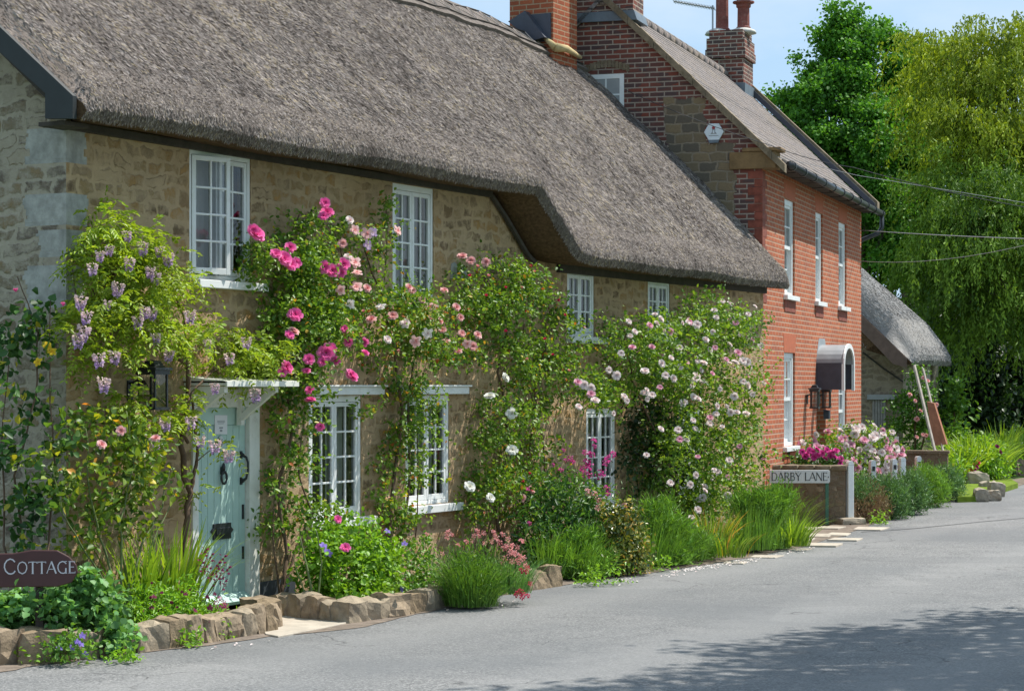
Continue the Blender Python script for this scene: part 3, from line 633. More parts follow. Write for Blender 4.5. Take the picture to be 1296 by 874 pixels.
cottage_window(cot, 1.57, 2.56, 3.12, 4.33, 4, 'upper window over the door with its left casement ajar', sill=(1.62, 2.74, 3.04, 3.115), ajar=17, curt='right')
cottage_window(cot, 5.2, 6.08, 3.05, 4.3, 4, 'tall upper window left of the step in the eaves', curt='full', lintel=None)
cottage_window(cot, 9.4, 10.18, 2.75, 3.58, 3, 'small upper window just right of the step in the eaves', sill=(9.36, 10.42, 2.66, 2.745), curt='full')
cottage_window(cot, 11.83, 12.57, 2.8, 3.56, 3, 'small upper window above the white rambling rose', sill=(11.8, 12.65, 2.72, 2.79), curt='full')
cottage_window(cot, 3.57, 4.57, .78, 2.03, 4, 'ground floor window nearest the door', sill=(3.5, 4.76, .69, .775), lintel=(3.42, 4.89, 2.04, 2.12), curt='sides')
cottage_window(cot, 5.47, 6.43, .83, 2.03, 4, 'ground floor window under the tall upper window', sill=(5.4, 6.62, .74, .825), lintel=(5.25, 6.73, 2.04, 2.12), curt='sides')
cottage_window(cot, 9.94, 10.81, .6, 1.84, 4, 'ground floor window half hidden by the white rose', sill=(9.88, 10.9, .52, .595), curt='sides')
cottage_window(cot, 12.85, 13.7, .62, 1.8, 4, 'ground floor window behind the white rose', sill=(12.8, 13.8, .54, .615), curt='sides')
# door
fr = MB(); fr.box(1.6, 1.69, -.02, .1, 0, 2.0); fr.box(2.51, 2.68, -.02, .1, 0, 2.0); fr.box(1.6, 2.68, -.021, .1, 1.93, 2.1)
door = fr.build('door_frame', MT['white_old'], cot, bevel=.004)
lf = MB(); n = 8
for k in range(n): lf.box(1.695+k*.812/n+.003, 1.695+(k+1)*.812/n-.003, .03, .07, .06, 1.76)
lf.box(1.695, 2.507, .022, .068, 1.765, 1.93); lf.box(1.695, 2.507, .04, .07, .06, 1.77)
leaf = lf.build('door_leaf', MT['door'], door, bevel=.003); leaf['label'] = 'pale sage green planked door'
th = MB(); th.prism([(1.8, .03, .06), (1.8, -.07, .07), (1.8, -.08, .1), (1.8, .03, .17)], (.7, 0, 0)); th.build('weather_bar', MT['door'], door)
kn = MB(); rg = [(2.11+.042*math.sin(t), -.005, 1.325-.055+.06*math.cos(t)) for t in np.linspace(0, 2*math.pi, 15)]; kn.tube(rg, .012, 6); kn.box(2.095, 2.125, .0, .03, 1.3, 1.37); kn.lathe([(0.002, -.04), (.016, -.03), (.02, 0), (.012, .03), (.002, .04)], 8, (2.11, .0, 1.37)); kn.build('door_knocker', MT['iron'], door, smooth=True)
hd = MB(); hd.tube([(2.43, .02, 1.22), (2.43, -.035, 1.25), (2.445, -.045, 1.32), (2.445, -.045, 1.4), (2.43, -.035, 1.45), (2.43, .02, 1.48)], [.02, .012, .012, .012, .012, .022], 6); hd.box(2.415, 2.445, .018, .03, 1.19, 1.26); hd.box(2.415, 2.445, .018, .03, 1.44, 1.51); hd.build('door_handle', MT['iron'], door)
for za, zb in ((.86, 1.0), (.48, .6)): lk = MB(); lk.box(2.45, 2.47, .015, .03, za, zb); lk.build('door_lock', MT['iron'], door)
lp = MB(); lp.prism([(1.93, .03, .77), (1.97, .03, .8), (1.97, .03, .84), (2.25, .03, .84), (2.25, .03, .8), (2.29, .03, .77), (2.25, .03, .74), (2.25, .03, .69), (1.97, .03, .69), (1.97, .03, .74)], (0, -.02, 0)); lp.box(2.0, 2.22, -.002, .01, .73, .8); lp.build('letter_plate', MT['iron'], door, bevel=.004)
nt_ = MB(); nt_.prism([(1.99, .02, 1.68), (2.19, .02, 1.675), (2.192, .02, 1.855), (1.992, .02, 1.86)], (0, -.004, 0)); nt_.build('paper_notice', MT['paper'], door)
pr_ = MB(); 
for (a, b, c, d) in [(2.03, 2.15, 1.8, 1.806), (2.03, 2.15, 1.788, 1.794), (2.04, 2.14, 1.775, 1.78), (2.06, 2.12, 1.73, 1.745), (2.07, 2.11, 1.7, 1.722)]: pr_.box(a, b, .0148, .0155, c, d)
pr_.build('notice_print', MT['ink'], door)
nb = MB(); nb.lathe([(.002, 0), (.05, 0), (.056, .006), (.05, .012), (.002, .012)], 18); num = nb.build('number_plate', MT['plate'], door, loc=(2.085, .02, 1.6), rot=(R(90), 0, 0)); num.scale = (.72, 1.15, 1)

STROKES = {  # serif capitals on a 1-high grid: (polyline, width)
 'D': (.8, [([(.12, 0), (.12, 1)], .13), ([(.12, .97), (.4, .97), (.62, .85), (.72, .6), (.72, .4), (.62, .15), (.4, .03), (.12, .03)], .075)]),
 'A': (.82, [([(.02, 0), (.4, 1)], .06), ([(.4, 1), (.78, 0)], .13), ([(.16, .36), (.64, .36)], .06)]),
 'R': (.74, [([(.12, 0), (.12, 1)], .13), ([(.12, .97), (.42, .97), (.58, .84), (.58, .64), (.42, .5), (.12, .5)], .075), ([(.36, .5), (.7, 0)], .12)]),
 'B': (.68, [([(.12, 0), (.12, 1)], .13), ([(.12, .97), (.38, .97), (.5, .86), (.5, .66), (.38, .54), (.12, .54)], .07), ([(.38, .54), (.58, .42), (.58, .16), (.42, .03), (.12, .03)], .085)]),
 'Y': (.74, [([(.02, 1), (.37, .48)], .13), ([(.72, 1), (.37, .48)], .06), ([(.37, .5), (.37, 0)], .12)]),
 'L': (.6, [([(.12, 0), (.12, 1)], .13), ([(.06, .03), (.56, .03)], .07), ([(.55, 0), (.57, .14)], .05)]),
 'N': (.84, [([(.1, 0), (.1, 1)], .06), ([(.1, 1), (.72, 0)], .13), ([(.72, 0), (.72, 1)], .06)]),
 'E': (.6, [([(.12, 0), (.12, 1)], .13), ([(.06, .97), (.54, .97)], .06), ([(.12, .52), (.46, .52)], .06), ([(.06, .03), (.56, .03)], .06), ([(.55, 0), (.57, .14)], .05), ([(.53, .86), (.53, 1)], .05)]),
 'C': (.86, [([(.76, .8), (.62, .95), (.45, 1), (.24, .9), (.1, .68), (.08, .45), (.16, .2), (.34, .03), (.52, 0), (.68, .06), (.78, .2)], .085)]),
 'O': (.9, [([(.45, 1), (.22, .9), (.09, .66), (.08, .42), (.18, .14), (.45, 0), (.7, .14), (.81, .42), (.8, .66), (.68, .9), (.45, 1)], .085)]),
 'T': (.72, [([(.36, 0), (.36, 1)], .13), ([(.02, .97), (.7, .97)], .06), ([(.03, .86), (.03, 1)], .05), ([(.69, .86), (.69, 1)], .05)]),
 'G': (.9, [([(.76, .8), (.62, .95), (.45, 1), (.24, .9), (.1, .68), (.08, .45), (.16, .2), (.34, .03), (.54, 0), (.74, .08)], .085), ([(.74, .04), (.74, .42)], .12)]),
 '4': (.66, [([(.46, 0), (.46, 1)], .12), ([(.46, 1), (.04, .32), (.62, .32)], .08)]), ' ': (.42, []), '.': (.3, [([(.1, .42), (.16, .5)], .14)])}
def letter(mb, ch, x, z, h, y, t=.004):
    adv, st = STROKES[ch]
    for path, w in st:
        for i in range(len(path)-1):
            a = Vector((path[i][0], 0, path[i][1]))*h; b = Vector((path[i+1][0], 0, path[i+1][1]))*h; d = (b-a).normalized(); s = Vector((-d.z, 0, d.x))*w*h/2; e = d*w*h*.12
            q = [a-s-e, a+s-e, b+s+e, b-s+e]; dy = .0004*i
            mb.prism([(p.x+x, y, p.z+z) for p in q], (0, -t-dy, 0))
        if len(path) == 2 and w > .1 and path[0][0] == path[1][0]:   # serifs
            for zz_ in (0, 1): mb.box(x+(path[0][0]-.1)*h, x+(path[0][0]+.1)*h, y-t*.9, y, z+(zz_-.022)*h, z+(zz_+.022)*h)
    return adv*h
nm = MB(); letter(nm, '4', -.02, -.032, .064, 0.0, .002); nm.build('house_number', MT['ink'], num, loc=(0, 0, .014), rot=(R(-90), 0, 0)).scale = (1.3, 1, .9)
# door canopy
cx1 = COT.front(-.48, 375, 491)[0]
cn_ = MB(); cn_.box(1.48, cx1, -.48, -.002, 2.135, 2.16); cn_.box(1.46, cx1+.02, -.5, -.481, 2.125, 2.175); cn_.prism([(1.47, -.5, 2.176), (1.47, 0, 2.176), (1.47, 0, 2.22)], (cx1-1.46, 0, 0))
can = cn_.build('door_canopy', MT['white_old'], cot, bevel=.003)
for bx in (1.5, cx1-.3):
    bk = MB(); bk.box(bx, bx+.055, -.055, -.001, 1.76, 2.128); bk.box(bx+.001, bx+.054, -.44, -.056, 2.07, 2.128); bk.bar((bx+.0275, -.03, 1.82), (bx+.0275, -.4, 2.09), .05, .055); bk.build('bracket', MT['white_old'], can)
# ridge chimney
cxa = COT.front(2.72, 700, 58)[0]
ch = MB(); ch.box(cxa, cxa+.82, 2.72, 3.46, 6.2, 9.6); chim = ch.build('chimney', MT['brick_red'], cot, bevel=.008)
ff = MB(); ff.tube([(cxa-.02, 2.68, 7.2), (cxa+.3, 2.65, 7.22), (cxa+.84, 2.67, 7.16)], [.07, .055, .03], 7); ff.tube([(cxa-.02, 2.68, 7.2), (cxa-.04, 2.85, 7.36)], [.06, .03], 7); ff.build('mortar_fillet', MT['mortar'], chim, smooth=True)
fl2 = MB(); fl2.prism([(cxa-.16, 2.78, 7.34), (cxa-.16, 3.12, 7.76), (cxa-.16, 3.4, 7.62), (cxa-.16, 3.0, 7.3)], (.15, 0, 0)); fl2.box(cxa-.03, cxa-.004, 2.75, 3.3, 7.3, 7.72); fl2.build('flashing', MT['lead_dark'], chim)

# wall lantern by the cottage door
def lantern(name, base, rz, w, h, label, arm=.1, group=None):
    e = empty(name, base, rz, label, 'lantern', group)
    fr = MB(); d = w; y0 = -arm-d
    for sx in (-w/2, w/2-.018):
        for sy in (y0, y0+d-.018): fr.box(sx, sx+.018, sy, sy+.018, -h/2, h/2)
    fr.box(-w/2-.01, w/2+.01, y0-.01, y0+d+.01, -h/2-.02, -h/2+.005); fr.box(-w/2-.012, w/2+.012, y0-.012, y0+d+.012, h/2-.01, h/2+.03)
    fr.build('lantern_frame', MT['iron'], e)
    g = MB()
    for (a, b) in (((-w/2+.009, y0+.008), (w/2-.009, y0+.008)), ((w/2-.008, y0+.009), (w/2-.008, y0+d-.009)), ((-w/2+.008, y0+d-.009), (-w/2+.008, y0+.009))): g.quad((*a, -h/2+.005), (*b, -h/2+.005), (*b, h/2-.01), (*a, h/2-.01))
    g.build('glass_pane', MT['glass_lamp'], e)
    c = MB(); z = h/2+.031; q = w/2+.03; cy = y0+d/2
    prof = [(q, 0), (q*.95, .02), (q*.6, h*.1), (q*.42, h*.22), (q*.42, h*.26), (.002, h*.3)]
    vs = [(sx*r, cy+sy*r, z+zz) for r, zz in prof for sx, sy in ((-1, -1), (1, -1), (1, 1), (-1, 1))]
    fs = [(i*4+k, i*4+(k+1) % 4, i*4+4+(k+1) % 4, i*4+4+k) for i in range(len(prof)-1) for k in range(4)]+[(3, 2, 1, 0)]
    c.add(vs, fs); c.build('lantern_cap', MT['iron'], e)
    a = MB(); a.box(-.04, .04, -.012, 0, -h*.3, h*.3); a.tube([(0, -.01, h*.2), (0, -arm*.6, h*.3), (0, -arm-.01, h*.2)], .012, 6); a.build('wall_bracket', MT['iron'], e)
    return e
lx, lz, _ = COT.front(-.2, 187, 494)
lantern('wall_lantern', COT.w(lx, -.001, lz), R(COT.deg), .19, .3, 'black box lantern on the stone wall left of the green door', .16)

# ------------------------------------------------------------------ brick house
bh = empty('brick_house', BRK.w(0, 0, 0), R(BRK.deg), 'two storey orange brick house with tiled roof, tall sash windows and white sills', 'house')
BW = [(1.79, 2.68, 3.58, 5.13), (4.6, 5.32, 3.58, 5.13), (6.99, 7.88, 3.58, 5.13), (1.74, 2.7, 1.15, 2.66), (6.99, 7.88, .9, 2.4)]
BD = (4.72, 5.62, 0, 2.12)
fw_ = MB(); wall_front(fw_, 0, 9.62, -.1, lambda x: 5.6, BW+[BD], depth=.2)
fw_.build('facade', MT['brick'], bh, fix=False)
ZC = lambda y: 5.74+.96*(y+.09)
gg = MB(); gg.poly([(0, 5.1, -.1), (0, 0, -.1), (0, 0, ZC(0)-.12), (0, 2.5, ZC(2.5)-.12), (0, 5.1, ZC(-.1)-.12)]); gg.build('gable_wall', MT['brick_gable'], bh, fix=False)['label'] = 'dark weathered brick gable with a rubble patch'
eb = MB(); eb.poly([(9.62, 0, -.1), (9.62, 5.1, -.1), (9.62, 5.1, 5.6), (9.62, 2.5, 8), (9.62, 0, 5.6)]); eb.quad((0, 5.1, -.1), (9.62, 5.1, -.1), (9.62, 5.1, 5.6), (0, 5.1, 5.6)); eb.quad((0, .2, 3.0), (9.6, .2, 3.0), (9.6, 5, 3.0), (0, 5, 3)); eb.quad((0, .9, 0), (9.6, .9, 0), (9.6, .9, 5.5), (0, .9, 5.5)); eb.build('rear_wall', MT['brick_gable'], bh, fix=False)
# tiled roof: overlapping courses as real steps
tr_ = MB(); nC = 28; r9 = random.Random(9)
for k in range(nC):
    y0 = -.3+k*(2.8/nC); y1 = y0+2.8/nC+.03
    for i in range(24):
        xa = -.05+i*.398; xb = xa+.398; j = .006*r9.random(); tr_.box(xa, xb-.001, y0, y1, ZC(y0)-.06, ZC(y0)-.06)
        b = len(tr_.v)-8
        for q in range(8):                              # lay the course on the slope
            x, y, z = tr_.v[b+q]; top = .024+j if q >= 4 else 0; tr_.v[b+q] = (x, y, ZC(y)-.085+top+(.012 if y < y0+.01 else -.004))
tr_.prism([(-.05, 2.5, ZC(2.5)-.1), (-.05, 5.4, ZC(2.5)-.1-2.8), (-.05, 5.4, ZC(2.5)-2.8), (-.05, 2.5, ZC(2.5)-.01)], (9.6, 0, 0))
broof = tr_.build('tiled_roof', MT['tiles'], bh)
rt = MB()
for i in range(22): rt.tube([(-.05+i*.436, 2.5, ZC(2.5)-.09), (.372+i*.436, 2.5, ZC(2.5)-.092)], .11, 8)
rt.build('ridge_tiles', MT['tiles'], broof, smooth=True)
vg = MB(); rv = random.Random(3); ys = np.linspace(-.36, 2.5, 15)
for a, b in zip(ys[:-1], ys[1:]):
    d = rv.uniform(0, .02); vg.prism([(-.075-d, a, ZC(a)-.13), (-.075-d, b-.004, ZC(b)-.13), (-.075-d, b-.004, ZC(b)-.01+d), (-.075-d, a, ZC(a)-.01+d)], (.15+d, 0, 0))
vg.build('verge', MT['coping'], broof)
cp = MB()
cp.prism([(9.46, -.34, ZC(-.34)-.03), (9.46, 2.5, ZC(2.5)-.03), (9.46, 2.5, ZC(2.5)+.17), (9.46, -.34, ZC(-.34)+.17)], (.26, 0, 0)); cp.build('coping', MT['coping'], broof)
ld = MB(); ld.prism([(9.38, -.3, ZC(-.3)-.03), (9.38, 2.5, ZC(2.5)-.03), (9.38, 2.5, ZC(2.5)+.1), (9.38, -.3, ZC(-.3)+.1)], (.075, 0, 0)); ld.build('flashing', MT['lead_dark'], broof)
kb = MB(); kb.box(-.05, .3, -.22, .5, 5.42, 5.68); kb.box(-.07, .32, -.3, .3, 5.681, 5.74); kb.build('kneeler', MT['ochre'], bh, bevel=.012)
qn = MB()
for k in range(16): qn.box(-.006, .22 if k % 2 else .34, -.006, .22 if k % 2 else .12, 3.4+k*.125, 3.4+k*.125+.118)
qn.build('corner_bricks', MT['old_red'], bh)
# gutter, downpipe
gt = MB(); gt.tube([(.32, -.36, 5.5), (9.95, -.36, 5.47)], .062, 10); gut = gt.build('gutter', MT['gutter'], bh, smooth=True)
for k in range(11):
    x = .5+k*.92; g = MB(); g.tube([(x, -.36, 5.5-.003*x), (x+.05, -.36, 5.5-.003*x)], .075, 10); g.box(x, x+.04, -.3, -.01, 5.48, 5.52); g.build('gutter_bracket', MT['iron'], gut)
sf_ = MB(); sf_.box(0.32, 9.6, -.26, -.002, 5.49, 5.585); sf_.build('soffit', MT['oldwood'], bh)
dp = MB(); dp.tube([(9.9, -.36, 5.44), (9.9, -.36, 5.2), (9.8, -.3, 5.08), (9.7, .3, 4.85), (9.7, .45, 4.7), (9.7, .45, .1)], .045, 8); dp.build('downpipe', MT['gutter'], bh, smooth=True)
def sash(root, x0, x1, z0, z1, label, y=.035):
    f = MB(); fw = .09
    f.box(x0, x0+fw, y, y+.12, z0, z1); f.box(x1-fw, x1, y, y+.12, z0, z1); f.box(x0+fw, x1-fw, y+.001, y+.119, z1-fw, z1); f.box(x0+fw, x1-fw, y+.001, y+.119, z0, z0+.06)
    wn = f.build('window', MT['sash'], root, bevel=.004); wn['label'] = label
    zm = (z0+z1)/2
    for (a, b, yy) in ((zm-.02, z1-fw, y+.02), (z0+.06, zm+.02, y+.062)):
        c = MB(); c.M = Matrix.Translation((x0+fw+.002, yy, a)); casement(c, x1-x0-2*fw-.004, b-a, 2 if b > zm+.1 else 2, 2, .045, .022, .038); c.build('sash', MT['sash'], wn)
        g = MB(); g.quad((x0+fw, yy+.02, a+.03), (x1-fw, yy+.02, a+.03), (x1-fw, yy+.02, b-.03), (x0+fw, yy+.02, b-.03)); g.build('pane', MT['glass'], wn)
    cu = MB(); curtain_mesh(cu, x0+.08, x1-.08, z0+.1, z1-.05, y+.25, .02, .12); cu.build('curtain', MT['curtain'], wn)
    s = MB(); s.box(x0-.09, x1+.09, -.07, y+.02, z0-.075, z0-.002); s.build('sill', MT['white'], wn, bevel=.005)
    s = MB(); s.box(x0-.02, x1+.02, -.012, .0, z0-.26, z0-.08); s.build('sill_shade_patch', MT['old_red'] if z0 > 3 else MT['arch'], wn)  # brick patch below the sill, coloured for the shadow the sill throws
    s = MB(); s.prism([(x0, 0, z1+.003), (x1, 0, z1+.003), (x1+.07, 0, z1+.3), (x0-.07, 0, z1+.3)], (0, -.004, 0)); s.build('brick_arch', MT['arch'], wn)
for wv, lb in zip(BW, ('upper sash window nearest the thatch', 'narrow upper sash window over the front door', 'upper sash window at the far corner', 'ground floor sash window above the low wall', 'ground floor sash window beyond the hood')): sash(bh, *wv, lb)
gwm = MB(); gwm.M = Matrix.Translation((-.012, 2.75, 6.3)) @ Matrix.Rotation(R(-90), 4, 'Z')
casement(gwm, .58, .66, 2, 2, .07, .025, .04)
gwn = gwm.build('window', MT['white'], bh); gwn['label'] = 'little white window high in the gable above the thatch'
g = MB(); g.quad((-.004, 2.24, 6.4), (-.004, 2.7, 6.4), (-.004, 2.7, 6.9), (-.004, 2.24, 6.9)); g.build('pane', MT['lead_pale'] if False else MT['blind'], gwn)
ar = MB(); n = 13
for k in range(n):
    t0 = 2.08+k*.76/n; cz = 6.98+.09*math.sin(math.pi*(k+.5)/n); ar.box(-.012, -.002, t0+.004, t0+.76/n-.004, cz, cz+.11)
ar.build('brick_arch', MT['coping'], gwn)
# front door, hood
fd = MB(); fd.box(4.72, 5.62, .16, .2, 0, 2.12); fdo = fd.build('front_door', MT['white'], bh)
for z in (.2, 1.1):
    for x in (4.82, 5.22):
        p_ = MB(); p_.box(x, x+.3, .15, .159, z, z+.75); p_.build('door_panel', MT['white_old'], fdo)
hx0, hx1, hy = 4.66, 5.76, .46
hd = MB(); n = 12; cxm = (hx0+hx1)/2; rx = (hx1-hx0)/2
arc = lambda t, r_, rz_: (cxm-r_*math.cos(t), 2.5+rz_*math.sin(t))
for k in range(n):
    t0, t1 = math.pi*k/n, math.pi*(k+1)/n; a, b = arc(t0, rx, .34), arc(t1, rx, .34); c, d = arc(t0, rx-.05, .29), arc(t1, rx-.05, .29)
    hd.add([(a[0], -hy, a[1]), (b[0], -hy, b[1]), (b[0], 0, b[1]), (a[0], 0, a[1]), (c[0], -hy, c[1]), (d[0], -hy, d[1]), (d[0], 0, d[1]), (c[0], 0, c[1])], [(0, 1, 2, 3), (7, 6, 5, 4), (4, 5, 1, 0)])
hood = hd.build('porch_hood', MT['lead_pale'], bh, smooth=False)
for xa, xb in ((hx0-.012, hx0+.02), (hx1-.02, hx1+.012)): sp_ = MB(); sp_.box(xa, xb, -hy+.02, -.001, 2.06, 2.52); sp_.build('side_panel', MT['lead_dark'], hood)
ed_ = MB(); 
for k in range(n):
    t0, t1 = math.pi*k/n, math.pi*(k+1)/n; a, b = arc(t0, rx+.02, .36), arc(t1, rx+.02, .36); c, d = arc(t0, rx-.06, .28), arc(t1, rx-.06, .28)
    ed_.prism([(a[0], -hy-.03, a[1]), (b[0], -hy-.03, b[1]), (d[0], -hy-.03, d[1]), (c[0], -hy-.03, c[1])], (0, .028, 0))
ed_.box(hx0-.015, hx0+.055, -hy-.03, -hy+.018, 2.04, 2.5); ed_.box(hx1-.055, hx1+.015, -hy-.03, -hy+.018, 2.04, 2.5); ed_.build('hood_edge', MT['white'], hood)
lf_ = MB(); lf_.prism([(hx0+.02, -.005, 2.6), (hx1-.02, -.005, 2.6), (hx1-.25, -.005, 2.95), (hx0+.25, -.005, 2.95)], (0, .004, 0)); lf_.build('flashing', MT['lead_pale'], hood)
# stacks
st = MB(); st.box(-.025, .62, 2.02, 3.05, 7.93, 10.2); s1 = st.build('chimney', MT['brick_stack'], bh, bevel=.006); s1['label'] = 'broad near chimney rising out of the top of the frame'
s = MB(); s.prism([(-.05, 1.95, 7.78), (-.05, 3.12, 7.78), (-.05, 3.12, 7.93), (-.05, 2.0, 7.93)], (.7, 0, 0)); s.build('flashing', MT['lead'], s1)
ya = BRK.side(8.6, 941, 60)[0]; yb = BRK.side(8.6, 896, 60)[0]; ztop = 2.14+(487-33)/(2750/41.5)
st = MB(); st.box(8.6, 9.5, ya, yb, 7.2, ztop-.55); s2 = st.build('chimney', MT['brick_stack'], bh, bevel=.006); s2['label'] = 'far chimney with two terracotta pots'
for k, (e, z0_, z1_) in enumerate(((.045, ztop-.548, ztop-.38), (.025, ztop-.379, ztop-.16), (-.02, ztop-.159, ztop))):
    c = MB(); c.box(8.6-e, 9.5+e, ya-e, yb+e, z0_, z1_); c.build('corbel_course', MT['brick_stack'], s2)
c = MB(); c.box(8.55, 9.55, ya-.04, yb+.04, 7.3, 7.95, 0); c.build('flashing', MT['lead'], s2)
c = MB(); ym = (ya+yb)/2
c.lathe([(.27, 0), (.24, .06), (.14, .1), (.01, .11)], 14, (9.05, ym-.24, ztop-.02)); c.lathe([(.27, 0), (.24, .06), (.14, .11), (.01, .12)], 14, (9.05, ym+.24, ztop-.02)); fo = c.build('flaunching', MT['flaunch'], s2, smooth=True)
yp1 = BRK.side(9.05, 914, 20)[0]; yp2 = BRK.side(9.05, 941, 20)[0]
pt = MB(); pt.lathe([(.15, 0), (.15, .04), (.125, .06), (.12, .75), (.15, .8), (.15, .9), (.11, .9), (.1, .5), (.01, .5)], 14, (9.05, yp1, ztop+.05)); pt.build('chimney_pot', MT['pot'], s2, smooth=False)
pt = MB(); pt.lathe([(.14, 0), (.14, .05), (.12, .07), (.115, .42), (.14, .44), (.145, .5), (.21, .52), (.21, .55), (.1, .56), (.09, .3), (.01, .3)], 14, (9.05, yp2, ztop+.05)); po = pt.build('chimney_pot', MT['pot'], s2)
pt = MB(); pt.lathe([(.13, .56), (.13, .8), (.15, .82), (.02, .9)], 10, (9.05, yp2, ztop+.05)); pt.build('pot_cowl', MT['steel'], po)
# things on the house
an = empty('tv_aerial', BRK.w(8.7, yb-.1, ztop), R(BRK.deg), 'grey television aerial on a pole beside the far brick chimney', 'aerial')
yt = BRK.side(8.7, 902, 10)[0]-(yb-.1)
m_ = MB(); m_.tube([(0, yt, -.3), (0, yt, .5)], .018, 6); m_.build('mast', MT['steel'], an)
y2, z2, _ = BRK.side(8.7, 853, 2); y3, z3, _ = BRK.side(8.7, 904, 11); a0 = Vector((0, y2-(yb-.1), z2-ztop)); a1 = Vector((0, y3-(yb-.1), z3-ztop))
m_ = MB(); m_.tube([a0, a1], .016, 5)
m_.build('boom', MT['steel'], an); el = MB()
for k in range(15):
    p = a0.lerp(a1, k/14); el.tube([p+Vector((-.15, 0, .02)), p+Vector((.15, 0, -.02))], .006, 4); el.tube([p+Vector((0, 0, -.035)), p+Vector((0, 0, .035))], .005, 4)
el.build('elements', MT['steel'], an)
ay, az, _ = BRK.side(-.05, 903, 167)
al = empty('alarm_box', BRK.w(-.006, ay, az), R(BRK.deg), 'white hexagonal alarm box on the dark brick gable', 'alarm box')
hexa = [(-.03, .155*math.cos(R(60*k)), .15*math.sin(R(60*k))) for k in range(6)]
m_ = MB(); m_.prism(hexa, (.028, 0, 0)); m_.build('cover', MT['alarm'], al, bevel=.01)
m_ = MB(); m_.prism([(-.04, y_*1.06, z_*1.06) for x_, y_, z_ in hexa], (.0, 0, 0)) if False else None
m_ = MB(); m_.prism([(-.034, -.085, -.12), (-.034, .085, -.12), (-.034, .07, -.165), (-.034, -.07, -.165)], (.03, 0, 0)); m_.build('strobe_lens', MT['lead'], al)
m_ = MB()
m_.prism([(-.032, -.05, -.03), (-.032, .05, -.03), (-.032, .026, .0), (-.032, .022, .05), (-.032, -.022, .05), (-.032, -.026, 0)], (-.002, 0, 0)); m_.box(-.033, -.031, -.075, .075, -.062, -.052); m_.build('emblem', MT['ink'], al)
m_ = MB(); m_.prism([(-.035, -.02, .045), (-.035, .02, .045), (-.035, .026, .075), (-.035, 0, .095), (-.035, -.026, .075)], (-.002, 0, 0)); m_.build('emblem_plume', MT['red'], al)
m_ = MB(); m_.prism([(-.0352, -.012, -.022), (-.0352, .012, -.022), (-.0352, .012, .03), (-.0352, -.012, .03)], (-.001, 0, 0)); m_.build('emblem_face', MT['alarm'], al)
for px_, lb in ((1032.5, 'black carriage lantern left of the hooded brick house door'), (1047.5, 'black carriage lantern right of the hooded brick house door')):
    x_, z_, _ = BRK.front(-.16, px_, 505); lantern('carriage_lantern', BRK.w(x_, -.014, z_), R(BRK.deg), .135, .27, lb, .06, 'pair of lanterns by the brick house door')
x_, z_, _ = BRK.front(-.03, 1045, 525); m_ = empty('letter_box', BRK.w(x_, -.002, z_), R(BRK.deg), 'small dark box on the brick wall below a lantern', 'box'); q = MB(); q.box(-.08, .08, -.1, 0, -.07, .07); q.build('box_body', MT['lead_dark'], m_, bevel=.01); q = MB(); q.prism([(-.09, -.12, .071), (-.09, .0, .071), (-.09, 0, .1)], (.18, 0, 0)); q.build('box_lid', MT['lead_dark'], m_)

# ------------------------------------------------------------------ overhead wires
def wire(name, pts, r, m, label, sag=0.0):
    pts = [Vector(p) for p in pts]; out = []
    for a, b in zip(pts[:-1], pts[1:]):
        for i in range(8): t = i/8; p = a.lerp(b, t); p.z -= sag*4*t*(1-t); out.append(p)
    out.append(pts[-1]); mb = MB(); o0 = out[0]; mb.tube([p-o0 for p in out], r, 5); o = mb.build(name, m, None, loc=o0); tag(o, label, 'wire', 'overhead wires'); return o
ins = BRK.w(-.08, BRK.side(-.05, 791, 114)[0], BRK.side(-.05, 791, 114)[1])
wire('overhead_wire', [ins, at(972, 183, 32.3), at(1080, 212, 31), at(1330, 268, 29)], 0.0056, MT['copper'], 'black cable running from the gable window across the brick gable end', .04)
wire('overhead_wire', [at(968, 195, 33), at(1085, 222, 32), at(1330, 262, 29)], 0.0037, MT['wire'], 'thin grey wire running from the kneeler stone past the gutter')
wire('overhead_wire', [BRK.w(9.64, .1, 5.15), at(1330, 303, 33)], 0.0074, MT['wire'], 'thick pale wire leaving the far corner of the brick house below the gutter', .02)
wire('overhead_wire', [BRK.w(9.64, .12, 4.55), at(1330, 302, 33.5)], 0.0043, MT['wire'], 'lower thin wire leaving the far corner of the brick house', .15)

# ------------------------------------------------------------------ thatched barn at the bend
bn = empty('thatched_barn', BARN.w(0, 0, 0), R(BARN.deg), 'small stone barn with smooth grey thatch beyond the brick house', 'barn')
q = MB(); wall_front(q, 0, 3.7, -.1, lambda x: 2.85, [(2.5, 3.1, 1.75, 2.6)], depth=.2); q.poly([(0, 5.6, -.1), (0, 0, -.1), (0, 0, 2.75), (0, .25, 3.0), (0, 2.8, 5.5), (0, 5.6, 2.8)]); q.poly([(3.7, 0, -.1), (3.7, 5.6, -.1), (3.7, 5.6, 2.8), (3.7, 2.8, 4.9), (3.7, 0, 2.8)])
q.build('wall', MT['barn_stone'], bn, fix=False)
q = MB(); q.box(2.5, 3.1, .1, .14, 1.75, 2.6); bw_ = q.build('window', MT['greywood'], bn)
for x in (2.52, 2.78, 3.03): 
    q = MB(); q.box(x, x+.05, .06, .099, 1.76, 2.59); q.build('window_bar', MT['white_old'], bw_)
def barn_prof(x):
    d = max(0, x-1.4)/1.9; dz = .6*d*d
    return [(.25, 3.05), (.05, 2.6), (-.25, 2.58)], [(-.34, 2.6), (-.43, 2.7), (-.43, 2.82), (-.33, 3.02), (.05, 3.62-dz*.3)], (2.8, 5.95-dz), (2.8, 5.6-dz), (6.2, 3.0)
